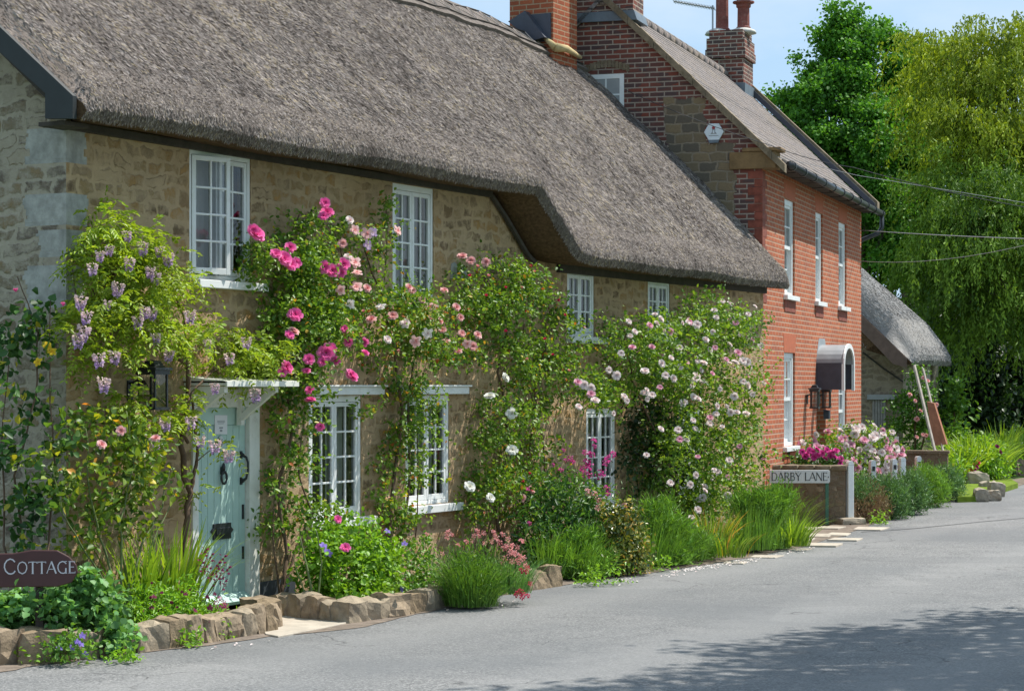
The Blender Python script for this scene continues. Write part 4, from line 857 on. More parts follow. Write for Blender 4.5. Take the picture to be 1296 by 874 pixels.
thatch_roof(bn, -.5, 3.3, barn_prof, [MT['barn_thatch'], MT['thatch_under']], 60000, MT['barn_straw'], seed=8, endround=.45, roll=1.0, swl=(.03, .08), sww=(.007, .012))
q = MB(); q.prism([(-.52, -.2, 2.52), (-.52, .1, 2.6), (-.52, 2.8, 5.35), (-.52, 2.8, 5.58), (-.52, -.2, 2.72)], (.05, 0, 0)); q.build('verge_board', MT['barn_board'], bn)
q = MB(); y_, z_, _ = BARN.side(-.03, 1092, 446); y2_, z2_, _ = BARN.side(-.03, 1143, 483); q.tube([(-.03, y_, z_), (-.04, (y_+y2_)/2, (z_+z2_)/2-.02), (-.03, y2_, z2_)], .018, 5); q.build('cable', MT['copper'], bn)
y_, z_, _ = BARN.side(-.06, 1134, 502); y2_, _, _ = BARN.side(-.06, 1098, 502)
q = MB(); q.box(-.1, -.003, y_, y2_, z_-.06, z_+.05); dr = q.build('door_lintel', MT['lead_pale'], bn)
ya_, _, _ = BARN.side(-.03, 1121, 530); yb_, _, _ = BARN.side(-.03, 1104, 530)
q = MB()
for k in range(5): q.box(-.05, -.004, ya_+(yb_-ya_)*k/5+.005, ya_+(yb_-ya_)*(k+1)/5-.005, 0, z_-.07)
q.build('plank_door', MT['greywood'], bn)
# white picket gate beside the house corner
gp = at(1089, 560, 43.2); gp.z = 0
gt_ = empty('picket_gate', gp, R(-10), 'white picket gate beside the far corner of the brick house', 'gate')
q = MB(); 
for x, hh in ((.0, 1.05), (.12, 1.25)): q.box(x-.05, x+.05, -.05, .05, 0, hh+.05)
q.build('gate_post', MT['white'], gt_, bevel=.01); 
for za, zb in ((.98, 1.12), (.3, .38)): q = MB(); q.box(.15, .75, -.02, .02, za, zb); q.build('rail', MT['white'], gt_)
for k in range(5): q = MB(); q.box(.2+k*.12, .25+k*.12, -.035, -.021, .15, 1.0); q.build('picket', MT['white'], gt_)
# leaning poles and rusty panel by the barn rose
def lean(name, a, b, wdt, m, label, cat, grp=None):
    a, b = Vector(a), Vector(b); q = MB(); q.bar(Vector((0, 0, 0)), b-a, wdt, wdt); o = q.build(name, m, None, loc=a, bevel=.006); tag(o, label, cat, grp); return o
pA = at(1193, 594, 45.2); pA.z = .1; lean('garden_pole', pA, at(1157, 462, 46.0), .05, MT['pole'], 'bleached pole leaning through the rose, the left of two', 'pole', 'poles leaning at the barn')
pB = at(1203, 588, 45.6); pB.z = .12; lean('garden_pole', pB, at(1168, 466, 46.6), .04, MT['pole'], 'bleached pole leaning behind the rusty panel, the right of two', 'pole', 'poles leaning at the barn')
q = MB(); A = [at(1173, 508, 46.1), at(1182, 510, 46.1), at(1198, 562, 45.9), at(1181, 564, 45.9)]; o0 = A[3]; q.prism([p-o0 for p in A], (.1, .35, 0)); tag(q.build('rusty_panel', MT['rust'], None, loc=o0), 'rust brown panel leaning beside the poles at the barn', 'panel')

# ------------------------------------------------------------------ Darby Lane corner
def rough_box(mb, x0, x1, y0, y1, z0, z1, seed, amp=.02, seg=.08):
    bm = bmesh.new(); bmesh.ops.create_cube(bm, size=1)
    k = max(2, int(min(6, (x1-x0)/seg))); bmesh.ops.subdivide_edges(bm, edges=bm.edges, cuts=3, use_grid_fill=True)
    for v in bm.verts:
        c = v.co.copy(); r = c.length; c2 = c.lerp(c.normalized()*.62, .28)
        p = Vector((x0+(c2.x+.5)*(x1-x0), y0+(c2.y+.5)*(y1-y0), z0+(c2.z+.5)*(z1-z0)))
        nz = noise.noise_vector(p*5.5+Vector((seed*7.7, 0, 0)))*amp+noise.noise_vector(p*15+Vector((0, seed*3.3, 0)))*amp*.4; v.co = p+nz
    bm.verts.ensure_lookup_table(); mb.add([tuple(v.co) for v in bm.verts], [[v.index for v in f.verts] for f in bm.faces]); bm.free()
gwl = empty('garden_wall', gr(1068, 663), 0, 'low stone garden wall behind the street name plate', 'wall')
e0 = gr(1068, 663); dv = (Vector((4.0, 34.0, 0))-e0); Lw = 1.0
wa = math.atan2(.309, -.951)                            # wall runs square to the brick facade
gwl.rotation_euler = (0, 0, wa)
q = MB(); q.box(-.02, 1.2, -.3, .0, -.1, .84); q.build('wall_body', MT['flint'], gwl); q = MB()
for k in range(5): rough_box(q, -.05+k*.255, .2+k*.255, -.32, .03, .82, .9, k, .012)
q.build('coping', MT['coping'], gwl)
def fwd(px, py, d): p = at(px, py, d); return p
sgp = e0+Vector((-.05, -.12, 0)); sg = empty('street_name_sign', (sgp.x, sgp.y, 0), 0, 'white Darby Lane street name plate on green posts before the wall', 'sign')
dS = sgp.y; ppm = FPX/dS; zt_ = EYE-(594.5-HOR)/ppm; zb_ = EYE-(611-HOR)/ppm; xl = (974-648)/ppm-sgp.x; xr = (1050.5-648)/ppm-sgp.x
q = MB(); q.prism([(xl, 0, zb_), (xr-.02, 0, zb_), (xr, 0, zb_+.02), (xr, 0, zt_-.02), (xr-.02, 0, zt_), (xl, 0, zt_)], (0, .03, 0)); pt_ = q.build('name_plate', MT['plate'], sg, bevel=.004)
q = MB(); h_ = (zt_-zb_)*.62; tw_ = sum(STROKES[c][0] for c in 'DARBY LANE.'); sc_ = (xr-xl-.03)/(tw_*h_); x = xl+.025
for c in 'DARBY LANE.':
    q2 = MB(); a_ = letter(q2, c, 0, 0, h_, 0, .004); q.add([(x+vx*sc_, vy-.001, vz+zb_+(zt_-zb_)*.19) for vx, vy, vz in q2.v], q2.f); x += a_*sc_
q.build('lettering', MT['letter_black'], pt_)
for xx in (xl+.06, xr-.04): q = MB(); q.box(xx-.025, xx+.025, .031, .07, 0, zt_-.03); q.build('post', MT['greenpost'], sg)
# white posts
for k, (px, pt, d, w_) in enumerate([(1075.5, 583, 33.5, 8.2), (1104, 582, 36.4, 7.6), (1131, 580.5, 37.6, 7), (1141.7, 578.5, 36.9, 7.6), (1162, 577, 40.5, 6.4), (1182, 574, 42.3, 5.8)]):
    p = at(px, pt, d); top = p.z; wd = .1
    o = empty('white_post', (p.x, p.y, 0), R(18), ['white wooden post on a grey stone foot at the end of the wall', 'white post with a black reflector, nearest the tall white post at the wall', 'white post with a black reflector just left of a plain taller white post', 'plain tall white post in the middle of the hedge', 'white post with a small brown wall behind it, left of two', 'farthest white post beside the leaning pole'][k], 'post', 'white posts in the rosemary hedge')
    q = MB(); q.prism([(-wd/2, -wd/2, 0), (wd/2, -wd/2, 0), (wd/2, wd/2, 0), (-wd/2, wd/2, 0)], (0, 0, top-.06)); q.build('post_shaft', MT['white'], o, bevel=.012)
    q = MB(); pr = [(-wd/2, top-.06), (-wd/2*.8, top-.02), (-wd*.25, top), (wd*.25, top), (wd/2*.8, top-.02), (wd/2, top-.06)]; q.prism([(x, -wd/2, z) for x, z in pr], (0, wd, 0)); q.build('post_cap', MT['white'], o)
    if k in (1, 2, 4): q = MB(); q.box(-.028, .028, -wd/2-.008, -wd/2-.001, top-.18, top-.1); q.build('reflector', MT['iron'], o)
    if k == 0: q = MB(); rough_box(q, -.22, .2, -.2, .2, -.05, .1, 5, .02); q.build('stone_foot', MT['rock'], o)
q = MB(); p = at(1159, 590, 41.8); q.box(-.55, .6, 0, .3, 0, 1.12-.3); q.box(-.58, .63, -.03, .33, .821, .88); tag(q.build('low_wall', MT['flint'], None, loc=(p.x, p.y, 0), rot=(0, 0, R(-14))), 'short brown stone wall behind the white posts', 'wall')
# rocks on the turf
for k, (px, py, w_, h_) in enumerate([(1237, 607, 22, 13), (1247, 611, 11, 6), (1260, 617, 16, 11), (1241, 623, 15, 9), (1256, 622, 14, 6)]):
    b = gr(px, py+4, .1); d = b.y; s = d/FPX; q = MB(); rough_box(q, -w_*s*.55, w_*s*.55, -.2, .2, -.1, h_*s*1.0, k+11, .05, .2)
    tag(q.build('rock', MT['rock'], None, loc=b), ['largest pale rock on the turf below the lilies', 'small rock wedged behind the pale rocks on the turf', 'pale rock at the back right of the turf by the lane', 'front left rock lying on the turf', 'flat low rock on the turf by the lane edge'][k], 'rock', 'rocks on the turf patch')
# kerb stones at the far bend
b = at(1275, 600, 52.0); q = MB()
for k in range(5): rough_box(q, k*.5, k*.5+.48, -.2, .2, 0, .42, k+31, .04)
tag(q.build('low_wall', MT['edge_stone'], None, loc=(b.x-.4, b.y, -.05), rot=(0, 0, R(12))), 'low dark stone wall at the far bend of the lane', 'wall')

# ------------------------------------------------------------------ stone edgings of the beds
def edging(pts, n, h, label, seed, th=.22):
    P0 = Vector((*pts[0], 0)); e = empty('stone_edging', P0, 0, label, 'edging', 'stone edgings along the lane'); r = random.Random(seed)
    seg = [(Vector(b)-Vector(a)).length for a, b in zip(pts[:-1], pts[1:])]; tot = sum(seg); wts = [r.uniform(.6, 1.5) for _ in range(n)]; sw = sum(wts); s = 0
    def pos(t):
        t = min(t, tot-1e-4)
        for a, b, l in zip(pts[:-1], pts[1:], seg):
            if t <= l: return Vector(a).lerp(Vector(b), t/l), (Vector(b)-Vector(a)).normalized()
            t -= l
    for k in range(n):
        L = tot*wts[k]/sw; c, d = pos(s+L/2); s += L; q = MB(); hh = h*r.uniform(.86, 1.1)
        q.M = Matrix.Translation((c.x-P0.x, c.y-P0.y, 0)) @ Matrix.Rotation(math.atan2(d.y, d.x), 4, 'Z')
        rough_box(q, -L/2*1.04, L/2*1.04, -th/2, th/2, -.08, hh, seed*13+k, .042); q.build('stone', MT[('edge_stone', 'edge_stone', 'edge_grey', 'edge_dark')[r.randrange(4)]], e)
g2 = lambda px, py: tuple(gr(px, py)[:2])
edging([(-4.75, 15.7), g2(0, 838), g2(85, 835)], 4, .25, 'big rough stone edging under the cottage board', 1, .3)
edging([g2(85, 834), g2(165, 824), g2(250, 812), g2(338, 797)], 13, .21, 'row of small upright edging stones below the daisies and iris', 2)
edging([g2(338, 795), g2(343, 784), (-2.45, 20.0)], 3, .2, 'short stone return beside the door slab', 3)
edging([g2(352, 775), g2(395, 782), g2(440, 786), g2(500, 777), g2(566, 764)], 12, .2, 'stone edging from the door slab to the pinks', 4, .26)
edging([g2(622, 752), g2(660, 746), g2(702, 740)], 5, .2, 'short stone edging under the trailing pinks', 5)

# cottage name board
sp0 = at(0, 722, 16.9); cs = empty('name_board', (sp0.x, sp0.y, .1), R(9), 'dark maroon board lettered Cottage at the left bed', 'sign')
pp = FPX/16.9; zt_ = EYE-(697-HOR)/pp-.1; zb_ = EYE-(743-HOR)/pp-.1; xr = 97/pp; q = MB()
out = [(-1.0, zb_+.0), (xr-.16, zb_), (xr-.05, zb_+.03), (xr, zb_+.11), (xr-.015, zb_+.17), (xr-.07, zt_-.05), (xr-.16, zt_), (xr-.35, zt_+.005), (xr-.5, zt_-.02), (-.2, zt_-.02), (-1.0, zt_-.01)]
q.prism([(x, 0, z) for x, z in out], (0, .045, 0)); bd = q.build('board', MT['sign_wood'], cs, bevel=.008)
q = MB(); x = 4/pp; big = (735-714)/pp*.72
for i, c in enumerate('COTTAGE'):
    h = big*1.25 if i == 0 else big; x += letter(q, c, x, zb_+.105, h, -.001, .003)*1.04
q.build('lettering', MT['letter_white'], bd)
for x in (-.7, xr-.3): q = MB(); q.box(x-.03, x+.03, .046, .1, -.3, zb_+.2); q.build('post', MT['oldwood'], cs)
# ------------------------------------------------------------------ plant kit
def un(a): return a/(np.linalg.norm(a, axis=-1, keepdims=True)+1e-9)
def mesh_np(name, V, F, tint, mat_ids=None):
    me = bpy.data.meshes.new(name); n = len(F); k = F.shape[1]
    me.vertices.add(len(V)); me.vertices.foreach_set('co', np.ascontiguousarray(V, dtype=np.float32).ravel())
    me.loops.add(n*k); me.loops.foreach_set('vertex_index', F.astype(np.int32).ravel())
    me.polygons.add(n); me.polygons.foreach_set('loop_start', (np.arange(n)*k).astype(np.int32)); me.update(calc_edges=True)
    t = me.attributes.new('tint', 'FLOAT', 'FACE'); t.data.foreach_set('value', np.clip(tint, 0, 1).astype(np.float32))
    if mat_ids is not None: me.polygons.foreach_set('material_index', mat_ids.astype(np.int32))
    return me
def sprays(blobs, k, rad, flat, seed, push=.92):
    """each bough splits into k smaller uneven sprays"""
    r = np.random.default_rng(seed); out = []
    for cc, A in blobs:
        m = (np.linalg.norm(A[0])+np.linalg.norm(A[2]))/2
        for j in range(k):
            u = un(r.normal(size=3)); q = cc+(u*push*r.uniform(.35, 1.15))@A; s = m*rad*r.uniform(.55, 1.35); out.append((q, np.array([[s*1.15, 0, 0], [0, -s*1.15, 0], [0, 0, s*flat*r.uniform(.7, 1.3)]])))
    return out
def FB(px, py, rx, ry, off=.22, th=.25, frame=None):
    f = frame or COT; x, z, d = f.front(-off, px, py); c = f.w(x, -off, z); q = f.w(x+.2, -off, z)
    fs = abs((q.x/q.y-c.x/c.y)*FPX/.2); A = np.array([[*(f.X*rx/fs), 0], [*(-f.Y*th), 0], [0, 0, ry*d/FPX]]); return np.array(c), A
def WB(px, py, rx, ry, d, th=None):
    c = np.array(at(px, py, d)); s = d/FPX; return c, np.array([[rx*s, 0, 0], [0, -(th if th else rx*s), 0], [0, 0, ry*s]])
def leafgeo(b, d, n, L, W, curl=.18):
    d = un(d); s = un(np.cross(d, n)); n = np.cross(s, d); L = L[:, None]; W = W[:, None]
    dn = -n*L*curl; up = n*W*.16
    v = [b, b+d*L*.28+s*W*.42+up, b+d*L*.62+s*W*.46+up+dn*.3, b+d*L+dn, b+d*L*.62-s*W*.46+up+dn*.3, b+d*L*.28-s*W*.42+up]
    V = np.stack(v, 1).reshape(-1, 3); i = np.arange(len(b))[:, None]*6
    F = np.concatenate([i+np.array([[0, 1, 2, 3]]), i+np.array([[0, 3, 4, 5]])], 1).reshape(-1, 4); return V, F
def foliage_data(blobs, n, per, L, W, tw=.12, up=.55, droop=.15, shell=.55, seed=1, ragged=.22, tmean=.5, tvar=.17, accent=0., weights=None, front=0.0):
    r = np.random.default_rng(seed); C = np.array([b[0] for b in blobs]); A = np.array([b[1] for b in blobs])
    wt = np.array([np.linalg.norm(a[0])*np.linalg.norm(a[2]) for a in A]); wt = wt*(np.array(weights) if weights else 1); wt /= wt.sum()
    bi = r.choice(len(blobs), n, p=wt); u = un(r.normal(size=(n, 3)))
    if front: u[:, 1] = np.where((u[:, 1] < 0) & (r.random(n) < front), -u[:, 1], u[:, 1])
    rad = 1-shell*r.random(n)**1.6; rad *= 1+ragged*r.normal(size=n)*.8
    off = np.einsum('ni,nij->nj', u*rad[:, None], A[bi]); c = C[bi]+off
    o = un(un(off)+r.normal(size=(n, 3))*.5+np.array([0, 0, .35]))
    tt = r.normal(tmean, tvar, n)
    m = n*per; cc = np.repeat(c, per, 0); oo = np.repeat(o, per, 0); t = np.tile((np.arange(per)+.5)/per, n)+r.normal(size=m)*.08
    b = cc+oo*(t[:, None]-.3)*tw*2+r.normal(size=(m, 3))*tw*.32
    d = un(oo*.5+r.normal(size=(m, 3))*.75-np.array([0, 0, droop])); nn = un(r.normal(size=(m, 3))*.55+np.array([0, 0, up])+oo*.35)
    Ls = L*r.uniform(.6, 1.25, m); Ws = W*r.uniform(.7, 1.2, m)*(Ls/L)
    V, F = leafgeo(b, d, nn, Ls, Ws); ti = np.repeat(tt, per)+r.normal(size=m)*.1; ti = np.clip(ti, 0, .88)
    if accent: ti = np.where(r.random(m) < accent, r.uniform(.92, 1, m), ti)
    return V, F, np.repeat(ti, 2)
def foliage(name, parent, base, mat_, blobs, n, per, L, W, spr=0, **k):
    if spr: blobs = sprays(blobs, spr, .46, .8, k.get('seed', 1)+500, .95)
    V, F, t = foliage_data(blobs, n, per, L, W, **k); V = V-np.array(base); V[:, 2] = np.where(V[:, 2]+base[2] < .012, .012+.02*np.abs(V[:, 2]-np.floor(V[:, 2]))-base[2], V[:, 2])
    return link(name, mesh_np(name, V, F, t), mat_, parent)
def pinnate(name, parent, base, mat_, blobs, n, seed=1, fl=.25, lf=.06, lw=.022, nl=6, **k):
    """compound leaves: paired leaflets along a drooping stalk"""
    r = np.random.default_rng(seed); C = np.array([b[0] for b in blobs]); A = np.array([b[1] for b in blobs]); wt = np.array([np.linalg.norm(a[0])*np.linalg.norm(a[2]) for a in A]); wt /= wt.sum()
    bi = r.choice(len(blobs), n, p=wt); u = un(r.normal(size=(n, 3))); rad = (1-.55*r.random(n)**1.4)*(1+.15*r.normal(size=n)); off = np.einsum('ni,nij->nj', u*rad[:, None], A[bi]); c = C[bi]+off
    o = un(un(off)*.8+r.normal(size=(n, 3))*.6+np.array([0, 0, .15])); tt = r.normal(.5, .17, n); side = un(np.cross(o, np.array([0, 0, 1.0])+r.normal(size=(n, 3))*.3)); nrm = un(np.cross(side, o))
    Vs, Fs, Ts = [], [], []; k0 = 0; flen = fl*r.uniform(.6, 1.2, n)[:, None]
    for j in range(nl):
        s = (j+1)/nl; p = c+o*flen*s-np.array([0, 0, 1.0])*flen*.55*s*s
        for sg in (-1, 1):
            d = un(side*sg+o*.45+r.normal(size=(n, 3))*.2-np.array([0, 0, .3])); V, F = leafgeo(p, d, un(nrm+r.normal(size=(n, 3))*.35), lf*r.uniform(.7, 1.2, n), lw*r.uniform(.8, 1.2, n))
            Vs.append(V); Fs.append(F+k0); k0 += len(V); Ts.append(np.repeat(tt+r.normal(size=n)*.08, 2))
    return link(name, mesh_np(name, np.concatenate(Vs)-np.array(base), np.concatenate(Fs), np.concatenate(Ts)), mat_, parent)
def blades_data(cent, rad, n, h, w, spread=.5, arch=.35, seed=1, lean=(0, 0), tmean=.5, tvar=.18, zvar=.35, segs=4):
    r = np.random.default_rng(seed); a = r.random(n)*2*np.pi; q = np.sqrt(r.random(n))
    base = np.array(cent)+np.stack([np.cos(a)*q*rad[0], np.sin(a)*q*rad[1], np.zeros(n)], 1)
    dirh = np.stack([np.cos(a), np.sin(a), np.zeros(n)], 1)*q[:, None]+r.normal(size=(n, 3))*.25*np.array([1, 1, 0])+np.array([lean[0], lean[1], 0]); H = h*(1-zvar*r.random(n))
    face = un(np.cross(dirh+1e-4, [0, 0, 1.0])+r.normal(size=(n, 3))*.35*np.array([1, 1, 0])); rows = []
    for k in range(segs+1):
        s = k/segs; p = base+np.array([0, 0, 1.0])*(H*(s-arch*s**3*np.linalg.norm(dirh, axis=1)*.6))[:, None]+dirh*(H*spread*s**1.6)[:, None]
        wd = w*(1-.92*s**1.8)*np.ones(n); rows += [p-face*wd[:, None]/2, p+face*wd[:, None]/2]
    V = np.stack(rows, 1).reshape(-1, 3); st = (segs+1)*2; i = np.arange(n)[:, None]*st
    F = np.concatenate([i+np.array([[2*k, 2*k+1, 2*k+3, 2*k+2]]) for k in range(segs)], 1).reshape(-1, 4); t = np.repeat(np.clip(r.normal(tmean, tvar, n), 0, 1), segs)
    return V, F, t, (base, dirh, H)
def blades(name, parent, base, mat_, parts):
    Vs, Fs, Ts, k0 = [], [], [], 0; tips = []
    for p in parts:
        V, F, t, info = blades_data(**p); Vs.append(V); Fs.append(F+k0); Ts.append(t); k0 += len(V); tips.append(V.reshape(len(info[2]), -1, 3)[:, -1])
    for V, p, t in zip(Vs, parts, Ts):
        n = len(t)//4; i = np.arange(n)[:, None]*10; F = np.concatenate([i+np.array([[2*k, 2*k+1, 2*k+3, 2*k+2]]) for k in range(4)], 1).reshape(-1, 4); o = link(name, mesh_np(name, V-np.array(base), F, t), mat_, parent)
    return o, np.concatenate(tips)
def stems(name, parent, base, mat_, paths, one=True):
    for pth, r0 in paths:
        m = len(pth); mb = MB(); rr = [r0*(1-.65*i/max(1, m-1)) for i in range(m)]
        out = []; rad = []
        for i in range(m-1):
            for k in range(4):
                t = k/4; p = Vector(pth[i]).lerp(Vector(pth[i+1]), t)+noise.noise_vector(Vector(pth[i])*3+Vector((t*2, i, 0)))*r0*1.6*(0 if (i == 0 and k == 0) else 1); out.append(p-Vector(base)); rad.append(rr[i]+(rr[i+1]-rr[i])*t)
        out.append(Vector(pth[-1])-Vector(base)); rad.append(rr[-1]); mb.tube(out, rad, 6); mb.build(name, mat_, parent, smooth=True)
def FP(px, py, off=.1): x, z, d = COT.front(-off, px, py); return COT.w(x, -off, z)

# bloom meshes (unit size, facing +Z)
def rose_mesh(name, rings, seed, cup=1.0):
    r = np.random.default_rng(seed); V, F, T = [], [], []
    for (k, ang, rad, t0) in rings:
        for j in range(k):
            a = 2*math.pi*(j+r.uniform(-.2, .2))/k+ang*3; el = ang+r.uniform(-.12, .12); d = np.array([math.cos(a), math.sin(a), 0.0]); s = np.array([-d[1], d[0], 0.0]); z = np.array([0, 0, 1.0])
            o = d*math.sin(el)+z*math.cos(el); w = rad*r.uniform(.75, 1.0); L = rad*r.uniform(.9, 1.1); inn = -d*.12+z*.02
            p0 = d*.04; p1 = p0+o*L*.55+inn*rad; p2 = p0+o*L+d*rad*.16-z*.05*rad; cz = z*.07*rad-d*.1*rad; b = len(V)
            V += [p0-s*w*.2, p0+s*w*.2, p1-s*w*.55-cz*.3, p1+cz*-.6, p1+s*w*.55-cz*.3, p2-s*w*.38, p2-cz*.4+o*.05*rad, p2+s*w*.38]
            F += [[b, b+1, b+4, b+2], [b+2, b+3, b+6, b+5], [b+3, b+4, b+7, b+6]]; T += [t0+r.uniform(-.12, .12)]*3
    return mesh_np(name, np.array(V), np.array(F), np.array(T))
ROSES = [rose_mesh('rose_bloom', [(7, 1.4, .42, .8), (7, 1.1, .44, .66), (7, .85, .42, .5), (6, .58, .38, .36), (4, .3, .3, .2)], s) for s in (1, 2, 3)]
OPEN = [rose_mesh('open_bloom', [(5, 1.45, .52, .8), (5, 1.15, .42, .6), (3, .5, .2, .2)], s) for s in (4, 5)]
BUD = rose_mesh('bud', [(4, .45, .5, .5), (3, .2, .45, .3)], 9)
FIVE = rose_mesh('small_flower', [(5, 1.3, .5, .55), (3, .6, .2, .9)], 11)
def ball_mesh(name, n, seed, stretch=1.0, flat=.0, pet=.3):
    r = np.random.default_rng(seed); u = un(r.normal(size=(n, 3))); u[:, 2] = np.abs(u[:, 2])*(1-flat) if flat else u[:, 2]
    c = u*np.array([.42, .42, .42*stretch])*r.uniform(.6, 1.05, n)[:, None]; V, F = leafgeo(c, un(r.normal(size=(n, 3))+u), u, np.full(n, pet), np.full(n, pet*.8)); return mesh_np(name, V, F, np.repeat(r.uniform(.1, .9, n), 2))
HEAD = [ball_mesh('flower_head', 26, 1), ball_mesh('flower_head', 30, 2, flat=.3)]
def raceme_mesh(name, seed, n=90):
    r = np.random.default_rng(seed); s = r.random(n); a = r.random(n)*6.283; w = .34*(1-s*.7); c = np.stack([np.cos(a)*w, np.sin(a)*w, -s], 1)
    V, F = leafgeo(c, un(np.stack([np.cos(a), np.sin(a), r.normal(size=n)*.6-.2], 1)), un(r.normal(size=(n, 3))), np.full(n, .24), np.full(n, .2)); return mesh_np(name, V, F, np.repeat(np.clip(s*.9+r.normal(size=n)*.12, 0, 1), 2))
RAC = [raceme_mesh('raceme', s) for s in (1, 2, 3)]
def spike_mesh(name, seed, n=26):
    r = np.random.default_rng(seed); s = r.random(n); a = r.random(n)*6.283; c = np.stack([np.cos(a)*.07, np.sin(a)*.07, s], 1); V, F = leafgeo(c, un(np.stack([np.cos(a), np.sin(a), .5+0*a], 1)), un(r.normal(size=(n, 3))), np.full(n, .13), np.full(n, .1)); return mesh_np(name, V, F, np.repeat(r.random(n), 2))
SPIKE = spike_mesh('flower_spike', 1)
PM = {
 'hot': petal_mat('hot_pink_petals', [(0, (.7, .04, .26)), (.45, (.88, .16, .45)), (1, (.92, .4, .64))]),
 'pale': petal_mat('pale_pink_petals', [(0, (.78, .22, .22)), (.4, (.85, .48, .46)), (1, (.88, .66, .64))]),
 'white': petal_mat('blush_white_petals', [(0, (.82, .52, .5)), (.3, (.87, .75, .72)), (1, (.9, .86, .83))]),
 'pure': petal_mat('white_petals', [(0, (.75, .72, .5)), (.4, (.85, .85, .8)), (1, (.88, .88, .85))]),
 'pinkl': petal_mat('soft_lilac_pink_petals', [(0, (.7, .2, .34)), (.4, (.82, .45, .55)), (1, (.88, .68, .74))]),
 'mag': petal_mat('magenta_petals', [(0, (.5, .02, .2)), (.5, (.75, .08, .38)), (1, (.82, .25, .55))]),
 'wist': petal_mat('wisteria_petals', [(0, (.75, .6, .52)), (.45, (.68, .52, .62)), (.8, (.52, .38, .64)), (1, (.36, .22, .52))]),
 'salm': petal_mat('salmon_pink_petals', [(0, (.75, .2, .2)), (.5, (.85, .38, .38)), (1, (.88, .55, .52))]),
 'crim': petal_mat('crimson_petals', [(0, (.4, .01, .04)), (.5, (.7, .03, .12)), (1, (.8, .15, .25))]),
 'plum': petal_mat('plum_petals', [(0, (.1, .01, .04)), (1, (.3, .04, .13))]),
 'blue': petal_mat('violet_blue_petals', [(0, (.2, .12, .5)), (1, (.4, .3, .75))]),
 'oran': petal_mat('orange_petals', [(0, (.7, .12, .03)), (1, (.85, .35, .05))]),
 'ylw': petal_mat('yellow_petals', [(0, (.7, .4, .02)), (1, (.85, .65, .05))]),
}
brnd = random.Random(77); VIEW = Vector((.35, -.8, .5)).normalized()
CACHE = {}
def bloom(parent, base, pt, size, meshes, m, name='bloom', face=None, jit=.5, upright=False):
    src = brnd.choice(meshes); key = (src.name, m.name)
    if key not in CACHE: c = src.copy(); c.materials.clear(); c.materials.append(m); CACHE[key] = c
    o = bpy.data.objects.new(name, CACHE[key]); col.objects.link(o); o.parent = parent; o.location = Vector(pt)-Vector(base); o.scale = (size*.88,)*3
    if upright: o.rotation_euler = (brnd.uniform(-.15, .15), brnd.uniform(-.15, .15), brnd.uniform(0, 6.28))
    else:
        v = (Vector(face or VIEW)+Vector((brnd.uniform(-jit, jit), brnd.uniform(-jit, jit), brnd.uniform(-jit, jit)))).normalized(); o.rotation_euler = v.to_track_quat('Z', 'Y').to_euler()
    return o
def surf_pts(blobs, n, seed, out=1.02, zmin=-.5):
    r = np.random.default_rng(seed); C = np.array([b[0] for b in blobs]); A = np.array([b[1] for b in blobs]); wt = np.array([np.linalg.norm(a[0])*np.linalg.norm(a[2]) for a in A]); wt /= wt.sum(); pts = []
    while len(pts) < n:
        i = r.choice(len(blobs), p=wt); u = un(r.normal(size=3))
        if u[1] < .25 or u[2] < zmin: continue
        p = C[i]+u@A[i]*out
        if any(np.linalg.norm(p-q) < .11 for q in pts) and r.random() < .8: continue
        pts.append(p)
    return pts

